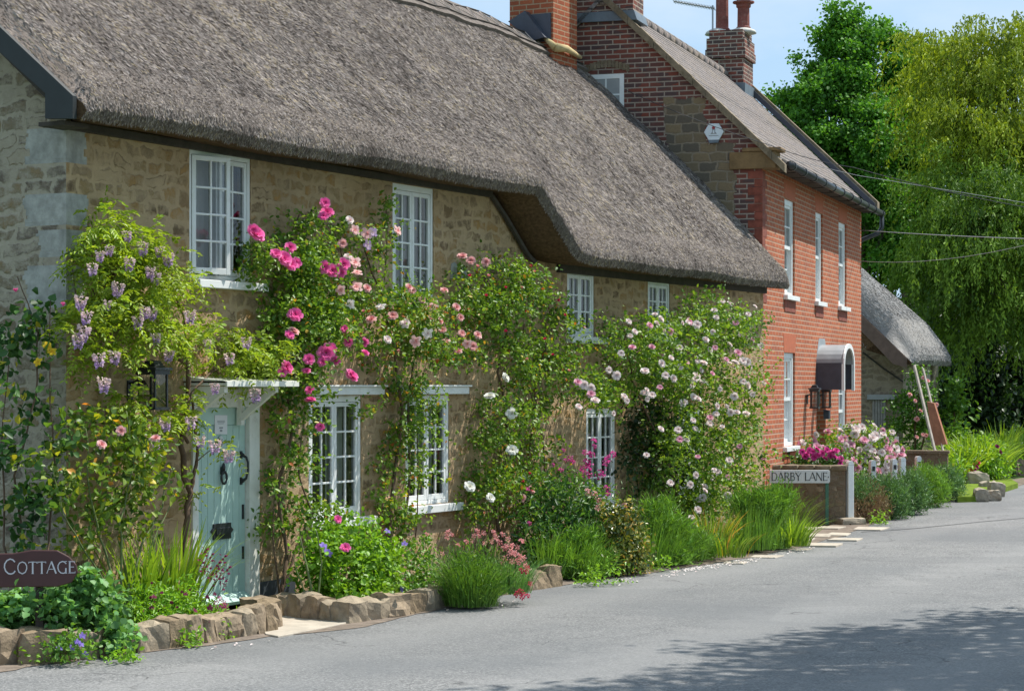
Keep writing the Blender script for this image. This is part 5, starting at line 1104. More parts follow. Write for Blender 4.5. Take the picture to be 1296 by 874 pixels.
LM = {
 'rose': leaf_mat('rose_leaf', [(0, (.018, .045, .012)), (.4, (.05, .115, .02)), (.8, (.12, .2, .03)), (.89, (.15, .23, .04)), (.92, (.35, .25, .03)), (1, (.3, .06, .03))]),
 'dark': leaf_mat('dark_leaf', [(0, (.012, .035, .014)), (.5, (.03, .085, .025)), (.88, (.075, .15, .035)), (.92, (.3, .22, .03)), (1, (.4, .28, .03))]),
 'wist': leaf_mat('wisteria_leaf', [(0, (.05, .09, .012)), (.5, (.15, .215, .025)), (.9, (.26, .31, .04)), (1, (.33, .27, .06))], .4),
 'lime': leaf_mat('lime_leaf', [(0, (.04, .09, .012)), (.5, (.1, .2, .02)), (1, (.2, .32, .04))], .38),
 'mid': leaf_mat('mid_green_leaf', [(0, (.02, .055, .012)), (.5, (.055, .135, .022)), (.88, (.12, .22, .035)), (1, (.16, .26, .05))]),
 'bluegr': leaf_mat('soft_green_leaf', [(0, (.03, .08, .03)), (.5, (.075, .17, .06)), (1, (.17, .29, .13))], .32, .55),
 'ylw': leaf_mat('yellowing_leaf', [(0, (.022, .055, .012)), (.45, (.065, .125, .02)), (.85, (.155, .2, .03)), (.92, (.45, .33, .03)), (1, (.5, .14, .04))]),
 'lav': leaf_mat('lavender_leaf', [(0, (.03, .07, .015)), (.5, (.085, .175, .03)), (1, (.17, .28, .06))], .3),
 'rosem': leaf_mat('rosemary_needle', [(0, (.022, .05, .025)), (.5, (.06, .13, .055)), (1, (.14, .22, .1))], .2),
 'dry': leaf_mat('dry_twigs', [(0, (.07, .045, .035)), (.5, (.16, .11, .085)), (1, (.26, .19, .15))], .1, .9, .1),
 'laurel': leaf_mat('spotted_laurel', [(0, (.015, .04, .012)), (.5, (.06, .085, .02)), (.85, (.2, .2, .05)), (.92, (.45, .27, .06)), (1, (.4, .2, .08))], .15, .3),
 'iris': leaf_mat('iris_blade', [(0, (.04, .085, .012)), (.5, (.11, .195, .025)), (.85, (.2, .29, .04)), (1, (.35, .3, .06))], .4),
 'croc': leaf_mat('orange_blade', [(0, (.05, .11, .015)), (.55, (.12, .18, .025)), (.8, (.3, .2, .03)), (1, (.38, .2, .04))], .35),
 'maple': leaf_mat('tree_leaf', [(0, (.02, .065, .012)), (.5, (.055, .16, .02)), (1, (.14, .26, .04))], .3, .62, .3, gain=1.55),
 'willow': leaf_mat('willow_sunlit_leaf', [(0, (.05, .09, .01)), (.5, (.145, .2, .015)), (1, (.34, .34, .03))], .26, .65, .3, gain=1.5),  # yellower copy: sunlight on the willow's top put into the leaf colour
 'willow_shaded': leaf_mat('willow_shade_leaf', [(0, (.03, .075, .012)), (.5, (.085, .165, .018)), (1, (.21, .28, .035))], .22, .65, .3, gain=1.3),  # darker copy: shade on the willow's lower part put into the leaf colour
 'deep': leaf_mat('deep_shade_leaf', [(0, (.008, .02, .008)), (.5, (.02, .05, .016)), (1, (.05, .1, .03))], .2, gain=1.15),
}
def plant(name, base, label, cat='plant', group=None): return empty(name, base, 0, label, cat, group), Vector(base)

# ------------------------------------------------------------------ climbers on the cottage
# dark rose at the left end
b0 = gr(40, 812, .1); e, b0 = plant('climbing_rose', b0, 'sparse dark leaved climbing rose against the shaded gable at far left', 'climbing plant')
bl = [WB(8, 450, 26, 40, 18.0, .2), WB(45, 420, 24, 40, 18.0, .2), WB(62, 388, 18, 25, 18.1, .15), WB(25, 520, 34, 45, 17.9, .25), WB(10, 590, 32, 50, 17.8, .25), WB(58, 600, 26, 40, 17.8, .25), WB(20, 660, 34, 40, 17.7, .25), WB(60, 650, 25, 30, 17.7, .2), WB(75, 560, 16, 30, 17.9, .2), WB(62, 445, 14, 14, 17.9, .15)]
foliage('foliage', e, b0, LM['dark'], bl, 150, 5, .085, .062, tw=.1, spr=5, seed=11, accent=.05, tmean=.42, ragged=.3, shell=.8)
stems('stem', e, b0, MT['stem'], [([b0, at(28, 700, 17.8), at(20, 600, 17.9), at(45, 500, 18.0), at(48, 420, 18.1), at(22, 350, 18.2)], .014), ([b0, at(60, 690, 17.8), at(70, 600, 17.9), at(62, 480, 18.0), at(64, 380, 18.1)], .012), ([b0, at(5, 690, 17.7), at(2, 560, 17.9), at(12, 440, 18.0)], .012)])
for p in ((20, 369), (80, 387)): bloom(e, b0, at(*p, 17.9), .07, [BUD], PM['hot'], 'bud', (0, 0, 1), .2)
for p in ((66, 445), (48, 458), (60, 438)): bloom(e, b0, at(*p, 17.8), .07, OPEN, PM['ylw'], 'bloom')

# wisteria
b0 = FP(242, 778, .3); b0.z = .1; e, b0 = plant('wisteria', b0, 'yellow green wisteria with mauve racemes around the wall lantern', 'climbing plant')
bl = [FB(*q) for q in [(128, 262, 22, 22), (118, 290, 14, 16), (152, 298, 28, 16), (185, 300, 20, 20), (212, 332, 32, 24), (240, 348, 22, 18), (150, 335, 40, 24), (112, 345, 22, 30), (168, 372, 44, 26), (222, 382, 36, 26), (118, 402, 28, 30), (165, 415, 40, 24), (222, 418, 38, 24), (265, 438, 38, 26), (300, 440, 32, 24), (325, 458, 22, 18), (112, 452, 24, 20), (150, 446, 26, 14), (288, 470, 36, 10), (172, 512, 30, 12), (214, 534, 24, 20), (236, 520, 12, 24), (270, 566, 12, 9), (252, 622, 8, 10), (92, 420, 14, 30)]]
pinnate('foliage', e, b0, LM['wist'], sprays(bl, 6, .46, .8, 77), 1350, 21, .18, .052, .021)
W = lambda *a: [FP(x, y, o) for x, y, o in a]
stems('stem', e, b0, MT['stem'], [([b0]+W((232, 690, .22), (240, 625, .2), (229, 560, .16), (236, 510, .14), (236, 460, .12), (205, 440, .12), (160, 410, .12), (140, 350, .1), (118, 300, .1)), .034),
    (W((240, 625, .2), (250, 575, .2), (247, 535, .22), (241, 500, .24), (268, 470, .2), (310, 450, .16)), .018), (W((238, 560, .16), (215, 520, .16), (180, 480, .14), (150, 440, .12)), .016), (W((236, 460, .12), (232, 400, .12), (215, 350, .1)), .014), (W((140, 400, .12), (100, 400, .1), (92, 340, .1)), .01), (W((247, 585, .2), (268, 568, .3), (290, 574, .32)), .006)])
for (x, y) in [(127, 325), (139, 318), (117, 342), (165, 333), (190, 345), (202, 320), (213, 327), (197, 352), (103, 383), (110, 402), (107, 420), (183, 395), (192, 398), (137, 388), (175, 408), (197, 430), (262, 437), (125, 455), (145, 452), (132, 486), (272, 492), (195, 560), (208, 537), (253, 560), (272, 565), (290, 577), (322, 500), (242, 535), (160, 300), (100, 430), (240, 400), (215, 450), (290, 455), (312, 435), (150, 365), (180, 315)]:
    bloom(e, b0, FP(x, y-8, .46 if y < 480 else .5), brnd.uniform(.085, .14), RAC, PM['wist'], 'raceme', upright=True)

# rose with yellowing leaves
b0 = FP(150, 800, .5); b0.z = .1; e, b0 = plant('climbing_rose', b0, 'rose bush with yellowing and reddish leaves below the wall lantern', 'climbing plant')
bl = [FB(*q, .42, .3) for q in [(130, 525, 34, 18), (165, 540, 34, 22), (118, 560, 32, 26), (160, 580, 40, 28), (195, 590, 34, 26), (130, 610, 42, 26), (185, 625, 40, 22), (95, 640, 34, 24), (150, 650, 40, 20), (215, 600, 24, 20), (75, 615, 20, 22), (110, 680, 30, 18), (180, 665, 24, 14), (60, 585, 14, 12)]]
foliage('foliage', e, b0, LM['ylw'], bl, 340, 5, .07, .05, tw=.09, spr=5, seed=12, accent=.025, tmean=.5, ragged=.28, shell=.8)
stems('stem', e, b0, MT['greenstem'], [([b0]+W((145, 740, .5), (128, 680, .48), (112, 610, .45), (108, 540, .4)), .013), ([b0]+W((155, 730, .5), (152, 660, .48), (170, 590, .45), (160, 520, .4)), .013), ([b0]+W((165, 740, .5), (178, 690, .48), (205, 640, .45), (215, 590, .4)), .013), ([b0]+W((140, 750, .5), (110, 700, .5), (80, 650, .48), (66, 590, .4)), .011), ([b0]+W((175, 720, .5), (200, 670, .5), (225, 620, .45)), .01)])
for p in ((128, 563), (153, 545), (197, 555)): bloom(e, b0, FP(*p, .75), .09, ROSES, PM['pale'])

# hot pink climber right of the door
b0 = FP(355, 775, .3); b0.z = .1; e, b0 = plant('climbing_rose', b0, 'climbing rose with big hot pink blooms between the door and the first window', 'climbing plant')
bl = [FB(*q) for q in [(380, 290, 26, 16), (350, 340, 22, 34), (385, 312, 32, 26), (415, 325, 34, 28), (372, 345, 34, 28), (365, 382, 36, 26), (405, 365, 38, 28), (400, 405, 42, 28), (355, 400, 24, 24), (385, 440, 38, 26), (425, 430, 36, 22), (350, 445, 26, 26), (395, 470, 30, 16), (350, 480, 22, 20), (380, 500, 24, 22), (368, 540, 22, 30), (378, 580, 20, 28), (364, 610, 22, 28), (385, 640, 28, 22), (360, 655, 22, 22), (395, 655, 24, 14), (411, 282, 8, 14), (332, 320, 9, 12)]]
foliage('foliage', e, b0, LM['rose'], bl, 2000, 5, .054, .036, tw=.075, spr=6, seed=13, accent=.02, ragged=.25, tmean=.57)
stems('stem', e, b0, MT['stem'], [([b0]+W((362, 700, .25), (352, 620, .2), (372, 540, .16), (360, 470, .14), (375, 400, .14), (360, 330, .14), (380, 270, .16)), .022), ([b0]+W((375, 690, .3), (395, 650, .34), (378, 600, .3), (385, 520, .24)), .014), (W((360, 470, .14), (410, 430, .16), (440, 380, .16), (430, 310, .18), (411, 262, .24)), .014), (W((360, 330, .14), (335, 318, .3), (324, 300, .36)), .006), ([b0]+W((345, 690, .25), (348, 620, .22)), .012)])
for (x, y, s) in [(323, 297, 25), (320, 291, 16), (411, 257, 15), (414, 270, 19), (409, 274, 14), (349, 322, 16), (367, 314, 16), (359, 328, 22), (367, 335, 20), (374, 333, 16), (410, 338, 18), (420, 343, 20), (434, 335, 19), (432, 345, 14), (373, 399, 21), (371, 420, 16), (366, 424, 14), (362, 465, 20), (357, 470, 14), (391, 455, 16), (412, 446, 24), (418, 441, 18), (408, 458, 14), (425, 457, 14), (444, 476, 22), (461, 433, 13), (441, 433, 14), (436, 417, 13), (393, 507, 15), (392, 494, 13), (405, 540, 13), (428, 657, 13), (462, 447, 12), (388, 470, 12)]:
    bloom(e, b0, FP(x, y, .5), s/135*1.05, ROSES, PM['hot'] if y != 420 else PM['pale'])

# pale pink climber between the two ground floor windows
b0 = FP(500, 745, .3); b0.z = .1; e, b0 = plant('climbing_rose', b0, 'climbing rose with pale pink blooms growing up between the two ground floor windows', 'climbing plant')
bl = [FB(*q) for q in [(450, 300, 20, 22), (470, 335, 22, 24), (492, 285, 10, 26), (488, 262, 9, 14), (465, 375, 30, 28), (500, 385, 28, 26), (530, 395, 34, 28), (555, 410, 28, 26), (480, 420, 38, 28), (520, 435, 36, 26), (560, 445, 30, 22), (585, 440, 26, 18), (600, 455, 16, 14), (500, 470, 26, 22), (520, 500, 22, 24), (545, 515, 16, 18), (512, 540, 18, 28), (530, 560, 22, 24), (505, 590, 20, 26), (525, 610, 18, 20), (495, 640, 20, 26), (512, 670, 20, 26), (465, 512, 14, 12), (490, 700, 20, 18)]]
foliage('foliage', e, b0, LM['rose'], bl, 1750, 5, .05, .034, tw=.075, spr=6, seed=14, accent=.07, ragged=.28, tmean=.57)
stems('stem', e, b0, MT['stem'], [([b0]+W((492, 680, .2), (500, 600, .16), (508, 520, .14), (500, 450, .14), (485, 380, .14), (460, 310, .16)), .024), ([b0]+W((510, 680, .2), (518, 600, .16), (515, 500, .14), (530, 430, .14), (550, 390, .16)), .018), (W((508, 520, .14), (545, 460, .16), (590, 440, .2)), .01), (W((485, 380, .12), (490, 300, .1), (488, 250, .1)), .008), (W((490, 300, .1), (503, 292, .2)), .004), ([b0]+W((525, 690, .2), (530, 610, .18), (528, 540, .18)), .012)])
for (x, y) in [(442, 279), (449, 291), (464, 296), (503, 292), (433, 308), (449, 332), (451, 363), (464, 365), (431, 367), (443, 385), (482, 388), (522, 368), (517, 364), (534, 380), (544, 388), (550, 384), (557, 406), (541, 422), (526, 432), (591, 435), (584, 422), (560, 418), (606, 424), (497, 400), (470, 405), (565, 430), (452, 345), (440, 325), (512, 410), (490, 430)]:
    bloom(e, b0, FP(x, y, .48), brnd.uniform(.085, .125), ROSES+OPEN, PM['pale'] if brnd.random() < .75 else PM['white'])
for (x, y) in [(471, 294), (465, 310)]: bloom(e, b0, FP(x, y, .46), .1, OPEN, PM['wist'])
for (x, y) in [(480, 345), (545, 405), (505, 445), (460, 395)]: bloom(e, b0, FP(x, y, .48), .06, [BUD], PM['salm'], 'bud', (0, -.3, 1), .3)

# red budded climber in the middle of the wall
b0 = FP(640, 725, .3); b0.z = .1; e, b0 = plant('climbing_rose', b0, 'tall leafy climbing rose with white blooms and red buds under the step in the eaves', 'climbing plant')
bl = [FB(*q) for q in [(600, 350, 28, 16), (635, 348, 30, 18), (590, 375, 24, 24), (625, 385, 34, 26), (665, 375, 34, 22), (692, 388, 22, 20), (610, 415, 30, 22), (650, 420, 38, 28), (692, 428, 28, 22), (712, 405, 14, 14), (665, 458, 34, 24), (710, 455, 24, 22), (720, 480, 18, 16), (640, 470, 24, 24), (632, 510, 24, 26), (650, 540, 24, 28), (625, 560, 22, 28), (615, 600, 24, 26), (640, 610, 24, 28), (668, 520, 14, 30), (690, 500, 18, 24), (685, 560, 14, 34), (612, 640, 20, 22), (665, 610, 20, 34), (650, 650, 30, 20), (695, 600, 14, 24), (728, 445, 12, 14)]]
foliage('foliage', e, b0, LM['rose'], bl, 2400, 5, .054, .034, tw=.08, spr=6, seed=15, accent=.035, ragged=.28, tmean=.57)
stems('stem', e, b0, MT['stem'], [([b0]+W((628, 650, .2), (645, 560, .16), (632, 470, .14), (645, 400, .14), (610, 345, .16)), .024), ([b0]+W((660, 660, .2), (672, 560, .16), (680, 480, .14), (700, 410, .14), (690, 370, .16)), .02), (W((680, 480, .14), (715, 450, .16), (732, 430, .2)), .01), ([b0]+W((690, 640, .2), (688, 560, .16), (665, 470, .14), (660, 380, .14)), .014), ([b0]+W((675, 640, .2), (660, 560, .18)), .012)])
for (x, y) in [(639, 478), (620, 502), (647, 523), (620, 630), (594, 616), (648, 570), (735, 485)]: bloom(e, b0, FP(x, y, .5), brnd.uniform(.11, .15), ROSES, PM['pure'])
for (x, y) in [(577, 389), (562, 368), (582, 402), (585, 325), (596, 330), (615, 332), (604, 424), (580, 445), (598, 438), (660, 630), (672, 620)]: bloom(e, b0, FP(x, y, .48), brnd.uniform(.09, .13), ROSES, PM['pale'])
for (x, y) in [(604, 338), (672, 338), (677, 345), (618, 350), (708, 381), (665, 395), (615, 375), (640, 420), (700, 450), (690, 430), (660, 365), (715, 400), (668, 455), (663, 610), (670, 600), (595, 350), (640, 365), (720, 470)]: bloom(e, b0, FP(x, y, .5), .065, [BUD], PM['crim'] if brnd.random() < .6 else PM['salm'], 'bud', (0, -.3, 1), .4)

# white rambling rose
b0 = FP(870, 700, .45); b0.z = .1; e, b0 = plant('rambling_rose', b0, 'huge rambling rose covered in blush white blooms at the right end of the cottage', 'climbing plant')
bl = [FB(*q, .5, .45) for q in [(800, 415, 26, 22), (840, 425, 38, 24), (880, 410, 36, 22), (915, 400, 34, 20), (932, 428, 18, 22), (780, 450, 28, 26), (815, 460, 40, 30), (865, 455, 44, 30), (915, 450, 36, 30), (750, 485, 20, 26), (775, 500, 28, 22), (840, 490, 36, 22), (900, 495, 40, 30), (928, 490, 20, 30), (905, 535, 40, 30), (932, 545, 20, 28), (875, 560, 34, 26), (915, 580, 38, 30), (860, 595, 32, 22), (895, 620, 36, 24), (928, 600, 20, 26), (870, 640, 30, 18), (905, 650, 30, 18), (942, 590, 12, 20), (944, 402, 10, 14), (745, 505, 12, 20)]]
foliage('foliage', e, b0, LM['rose'], bl, 3900, 5, .055, .038, tw=.08, spr=6, seed=16, ragged=.2, tmean=.6, tvar=.2)
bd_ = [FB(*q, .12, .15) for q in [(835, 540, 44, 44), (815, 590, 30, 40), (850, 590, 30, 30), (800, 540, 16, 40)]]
foliage('inner_shade_foliage', e, b0, LM['deep'], bd_, 420, 5, .06, .045, tw=.1, seed=17)  # darker leaf copy paints the shaded hollow inside the rose
stems('stem', e, b0, MT['stem'], [([b0]+W((860, 640, .3), (835, 560, .2), (800, 480, .3), (790, 430, .4)), .026), ([b0]+W((880, 630, .3), (890, 540, .3), (880, 450, .35), (900, 395, .45)), .024), ([b0]+W((920, 640, .3), (940, 560, .3), (945, 470, .35)), .016), (W((880, 450, .3), (830, 430, .4), (770, 470, .5)), .014), (W((790, 430, .4), (800, 400, .5), (815, 385, .5)), .006)])
wp_ = [(787, 448), (800, 440), (829, 398), (836, 404), (770, 468), (731, 484), (739, 487), (748, 499), (753, 507), (732, 515), (786, 447), (837, 460), (842, 475), (852, 479), (861, 464), (825, 500), (835, 490), (875, 487), (887, 468), (901, 473), (890, 460), (919, 455), (930, 459), (940, 457), (911, 492), (865, 510), (877, 502), (883, 505), (907, 514), (906, 524), (925, 522), (932, 522), (877, 532), (858, 544), (836, 543), (860, 556), (869, 557), (914, 540), (923, 583), (936, 565), (883, 578), (818, 576), (892, 621), (880, 601), (848, 611), (873, 613), (921, 627), (921, 637), (883, 645), (875, 655), (945, 458), (849, 453), (860, 440), (905, 440), (780, 475), (793, 507), (776, 523), (816, 470), (803, 420), (822, 412), (870, 408), (882, 411), (902, 420)]
pts = [FP(x, y, brnd.uniform(.88, 1.0)) for x, y in wp_]+[Vector(p) for p in surf_pts(bl[:20], 62, 5, zmin=-.3)]
for p in pts: bloom(e, b0, p, brnd.uniform(.075, .125), ROSES, PM['white'] if brnd.random() < .75 else PM['pinkl'])

# ------------------------------------------------------------------ the beds, left to right
def bush(name, px, py, label, mat_, blobs, n, per, L, W_, cat='plant', group=None, **k):
    b = gr(px, py, .08); e, b = plant(name, b, label, cat, group); foliage('foliage', e, b, mat_, blobs, n, per, L, W_, **k); return e, b
d = 16.75
e, b0 = bush('hollyhock', 80, 818, 'mass of broad pale green leaves spilling over the edging under the maroon board', LM['bluegr'], [WB(15, 775, 34, 16, 17.15, .25), WB(55, 768, 36, 18, 17.2, .25), WB(92, 762, 34, 22, 17.3, .25), WB(122, 775, 30, 24, 17.4, .25), WB(142, 800, 22, 20, 17.2, .2), WB(112, 738, 14, 12, 17.3, .12), WB(150, 820, 14, 12, 17.15, .12)], 900, 4, .062, .068, tw=.085, seed=21, up=.9, tmean=.55, tvar=.22, spr=5)
stems('stem', e, b0, MT['greenstem'], [([b0, at(90, 790, 17.3), at(88, 745, 17.2)], .008), ([b0, at(110, 790, 17.3), at(116, 735, 17.3)], .008), ([b0, at(40, 800, 17.2), at(20, 770, 17.1)], .008)])
e, b0 = bush('violet', 105, 835, 'small violet blue flowers at the foot of the broad pale leaves', LM['mid'], [WB(98, 818, 24, 16, 16.7, .2), WB(75, 822, 16, 12, 16.7, .15)], 90, 5, .04, .035, tw=.06, seed=22)
for (x, y) in [(104, 804), (102, 815), (75, 820), (108, 828), (90, 820), (98, 812)]: bloom(e, b0, at(x, y, 16.55), .05, [FIVE], PM['blue'], 'flower')
b0 = gr(205, 800, .1); e, b0 = plant('iris', b0, 'clump of upright sword leaves left of the green door', 'plant')
c1 = at(175, 775, 18.6); c1.z = .1; c2 = at(222, 768, 19.0); c2.z = .1
blades('leaf_blades', e, b0, LM['iris'], [dict(cent=c1, rad=(.22, .15), n=70, h=.95, w=.03, spread=.4, seed=1), dict(cent=c2, rad=(.22, .18), n=120, h=.98, w=.032, spread=.45, seed=2, lean=(.2, 0), tmean=.55)])
e, b0 = bush('penstemon', 235, 808, 'bright green bushy plant with small plum flowers beside the door slab', LM['lime'], [WB(180, 765, 24, 26, 18.2, .3), WB(210, 750, 28, 32, 18.4, .3), WB(245, 760, 26, 26, 18.6, .25), WB(230, 782, 40, 20, 18.4, .25), WB(190, 790, 30, 14, 18.0, .2), WB(268, 778, 18, 14, 18.8, .2)], 1100, 5, .05, .018, tw=.08, up=.8, spr=5, seed=23, tmean=.6, tvar=.2)
for k in range(26): bloom(e, b0, at(brnd.uniform(165, 275), brnd.uniform(735, 790), 18.05), brnd.uniform(.03, .05), [FIVE, BUD], PM['plum'], 'flower')
for (x, y) in [(278, 757), (283, 762), (274, 762), (286, 766), (280, 768)]: bloom(e, b0, at(x, y, 18.7), .05, HEAD, PM['mag'], 'flower_head')
sp = []
for (x0, y0, x1, y1) in [(225, 775, 258, 706), (235, 775, 268, 718), (245, 780, 283, 718), (250, 782, 288, 735), (240, 778, 275, 730)]:
    sp.append(([at(x0, y0, 18.8), at((x0+x1)/2+3, (y0+y1)/2, 18.8), at(x1, y1, 18.75)], .005)); bloom(e, b0, at((x0+3*x1)/4, (y0+3*y1)/4, 18.75), .26, [SPIKE], PM['plum'], 'flower_spike', (.28, -.1, .8), .1)
stems('stem', e, b0, MT['greenstem'], sp)
# threshold of the right bed
e, b0 = bush('cranesbill', 430, 778, 'dense bright green leafy mound with a few violet blooms under the first ground floor window', LM['lime'], [WB(415, 690, 30, 26, 20.7, .35), WB(450, 690, 36, 30, 20.9, .4), WB(440, 725, 56, 36, 20.7, .45), WB(480, 715, 26, 34, 21.0, .35), WB(405, 725, 28, 34, 20.5, .3), WB(450, 750, 50, 16, 20.4, .3)], 950, 5, .055, .045, tw=.09, seed=24, tmean=.47, tvar=.18, up=.7)
for p in ((413, 697), (409, 690), (416, 700)): bloom(e, b0, at(*p, 20.2), .07, [FIVE], PM['blue'], 'flower')
bloom(e, b0, at(437, 693, 20.3), .11, ROSES, PM['hot']); bloom(e, b0, at(427, 657, 20.5), .09, ROSES, PM['hot'])
stems('stem', e, b0, MT['greenstem'], [([at(395, 768, 20.1), at(388, 710, 20.2), at(380, 680, 20.2)], .016), ([at(400, 766, 20.1), at(408, 710, 20.2), at(400, 670, 20.2)], .012), ([at(390, 766, 20.1), at(375, 720, 20.2), at(370, 700, 20.2)], .007)])
e, b0 = bush('small_shrub', 535, 765, 'small mid green shrub between the bright mound and the tufted pinks', LM['mid'], [WB(525, 728, 24, 24, 21.6, .3), WB(545, 738, 24, 18, 21.6, .25), WB(515, 745, 18, 14, 21.3, .2), WB(535, 700, 14, 20, 21.8, .15)], 330, 5, .042, .026, tw=.07, seed=25, tmean=.55)
for p in ((507, 745), (490, 672), (512, 688)): bloom(e, b0, at(*p, 21.0), .06, [FIVE], PM['blue'], 'flower')
for p in ((502, 744), (540, 676), (560, 700)): bloom(e, b0, at(*p, 21.2), .05, HEAD, PM['salm'], 'flower_head')
b0 = gr(597, 758, .08); e, b0 = plant('pinks', b0, 'rounded tuft of fine green stems topped with salmon pink flower heads', 'plant')
_, tips = blades('leaf_blades', e, b0, LM['lav'], [dict(cent=(b0.x, b0.y, .05), rad=(.24, .2), n=900, h=.56, w=.0065, spread=.5, seed=3, zvar=.45), dict(cent=(b0.x, b0.y, .02), rad=(.26, .22), n=500, h=.3, w=.0075, spread=.75, seed=4, tmean=.35)])
foliage('low_foliage', e, b0, LM['mid'], [WB(597, 738, 32, 16, b0.y, .26), WB(597, 715, 28, 16, b0.y, .24)], 520, 6, .06, .008, seed=26, tmean=.5, droop=-.7, up=.1)
stm = []
for (x, y) in [(567, 673), (572, 677), (566, 679), (590, 686), (598, 684), (604, 672), (612, 674), (606, 678), (613, 687), (622, 685), (624, 674), (628, 680), (632, 686), (641, 692), (636, 676), (643, 682), (637, 694), (648, 690), (600, 678), (580, 690), (652, 700), (647, 697)]:
    p = at(x, y, b0.y+brnd.uniform(-.2, .15)); bloom(e, b0, p, brnd.uniform(.05, .068), HEAD, PM['salm'], 'flower_head'); q = Vector((b0.x+(p.x-b0.x)*.4, b0.y, .3)); stm.append(([q, p], .003))
stems('stem', e, b0, MT['greenstem'], stm)
b0 = gr(650, 755, .08); e, b0 = plant('trailing_pinks', b0, 'trailing grey green tuft with salmon and crimson flowers hanging over the stone edging', 'plant')
blades('leaf_blades', e, b0, LM['bluegr'], [dict(cent=(b0.x-.08, b0.y+.2, .1), rad=(.25, .2), n=520, h=.42, w=.009, spread=.7, seed=5, zvar=.5)])
stm = []
for (x, y, k) in [(640, 690, 0), (648, 690, 0), (655, 692, 0), (650, 700, 0), (657, 703, 0), (648, 710, 0), (657, 712, 0), (662, 706, 0), (665, 715, 0), (645, 700, 0), (660, 722, 1), (668, 718, 1), (666, 724, 1), (655, 708, 0), (671, 738, 1), (659, 748, 1), (655, 750, 1), (662, 753, 1), (668, 754, 1), (661, 755, 1), (653, 754, 1), (660, 685, 0), (640, 706, 0), (636, 712, 0)]:
    p = at(x, y, b0.y-.12); bloom(e, b0, p, brnd.uniform(.05, .07), HEAD, PM['crim'] if k else PM['salm'], 'flower_head'); stm.append(([Vector((b0.x-.05, b0.y+.1, .2)), p], .003))
stems('stem', e, b0, MT['greenstem'], stm)
e, b0 = bush('peony', 700, 735, 'dark glossy leafy bush below the red budded climbing rose', LM['dark'], [WB(690, 635, 30, 26, 25.0, .35), WB(720, 640, 32, 34, 25.0, .4), WB(680, 670, 26, 30, 24.6, .3), WB(710, 690, 40, 30, 24.6, .35), WB(745, 660, 22, 26, 25.2, .3), WB(690, 705, 24, 22, 24.3, .25)], 620, 5, .095, .03, tw=.1, seed=27, tmean=.5, tvar=.2)
for p in ((670, 662), (668, 618)): bloom(e, b0, at(*p, 24.2), .06, HEAD, PM['mag'], 'flower_head')
e, b0 = bush('red_valerian', 745, 700, 'loose valerian with magenta pink flower heads in front of the half hidden window', LM['mid'], [WB(725, 625, 28, 22, 25.6, .25), WB(755, 630, 24, 22, 25.6, .25), WB(740, 650, 34, 18, 25.4, .25)], 230, 5, .06, .022, tw=.09, seed=28, tmean=.6)
stm = []
for (x, y, s) in [(748, 576, 12), (752, 558, 9), (743, 585, 12), (738, 593, 11), (746, 590, 12), (735, 600, 10), (722, 580, 9), (713, 570, 6), (710, 596, 9), (770, 580, 12), (776, 575, 10), (766, 586, 10), (762, 598, 13), (757, 603, 10), (709, 610, 7), (768, 618, 10), (769, 626, 9), (740, 572, 8), (725, 585, 8), (752, 565, 8), (736, 610, 8), (745, 601, 11), (700, 588, 6), (716, 583, 7)]:
    p = at(x, y, 25.4); bloom(e, b0, p, s/108, HEAD, PM['mag'], 'flower_head'); stm.append(([at(740+(x-740)*.3, 660, 25.5), at(740+(x-740)*.8, (y+660)/2, 25.45), p], .004))
for (x, y) in [(752, 625), (757, 632), (745, 627), (757, 642), (790, 640), (744, 622)]: bloom(e, b0, at(x, y, 25.0), .09, HEAD, PM['pale'], 'flower_head')
stems('stem', e, b0, MT['greenstem'], stm)
def lavender(px, py, label, parts, mounds, nm=900, seed=1, m='lav', group='lavender clumps along the bed', lean=.2):
    b = gr(px, py, .06); e, b = plant('lavender', b, label, 'plant', group); P_ = []
    for (x, y, rx, n, h, sp, ln, sd_) in parts: P_.append(dict(cent=gr(x, y, .05), rad=(rx, rx*.8), n=n, h=h, w=.0065, spread=sp, lean=ln, seed=sd_, zvar=.6, arch=.3, tmean=.55))
    blades('flower_stalks', e, b, LM[m], P_)
    V, F, t = foliage_data(sprays(mounds, 5, .5, .8, seed), nm, 7, .1, .009, tw=.1, seed=seed, up=.1, droop=-.75, shell=.6, ragged=.15, tmean=.52, tvar=.2); V[:, 0] += np.clip(V[:, 2], 0, 1)*lean; V[:, 2] = np.maximum(V[:, 2], .02+.01*np.abs(np.sin(V[:, 0]*90))); link('foliage', mesh_np('foliage', V-np.array(b), F, t), LM[m], e)
    return e, b
lavender(722, 733, 'low wispy lavender clump leaning over the road left of the spotted laurel', [(705, 726, .3, 260, .62, .5, (.5, -.1), 31), (735, 726, .3, 240, .55, .6, (.55, -.1), 32)], [WB(695, 712, 20, 20, 24.2, .3), WB(720, 700, 26, 26, 24.3, .35), WB(745, 708, 22, 22, 24.4, .35), WB(720, 722, 36, 12, 24.0, .3)], 1600, 31)
e, b0 = bush('spotted_laurel', 785, 735, 'dark shrub speckled yellow and orange between two lavender clumps', LM['laurel'], [WB(785, 655, 22, 18, 24.9, .3), WB(786, 688, 28, 32, 24.7, .3), WB(775, 715, 22, 18, 24.4, .25), WB(800, 712, 20, 20, 24.6, .25)], 700, 5, .055, .034, tw=.09, seed=29, tmean=.42, tvar=.24, accent=.08)
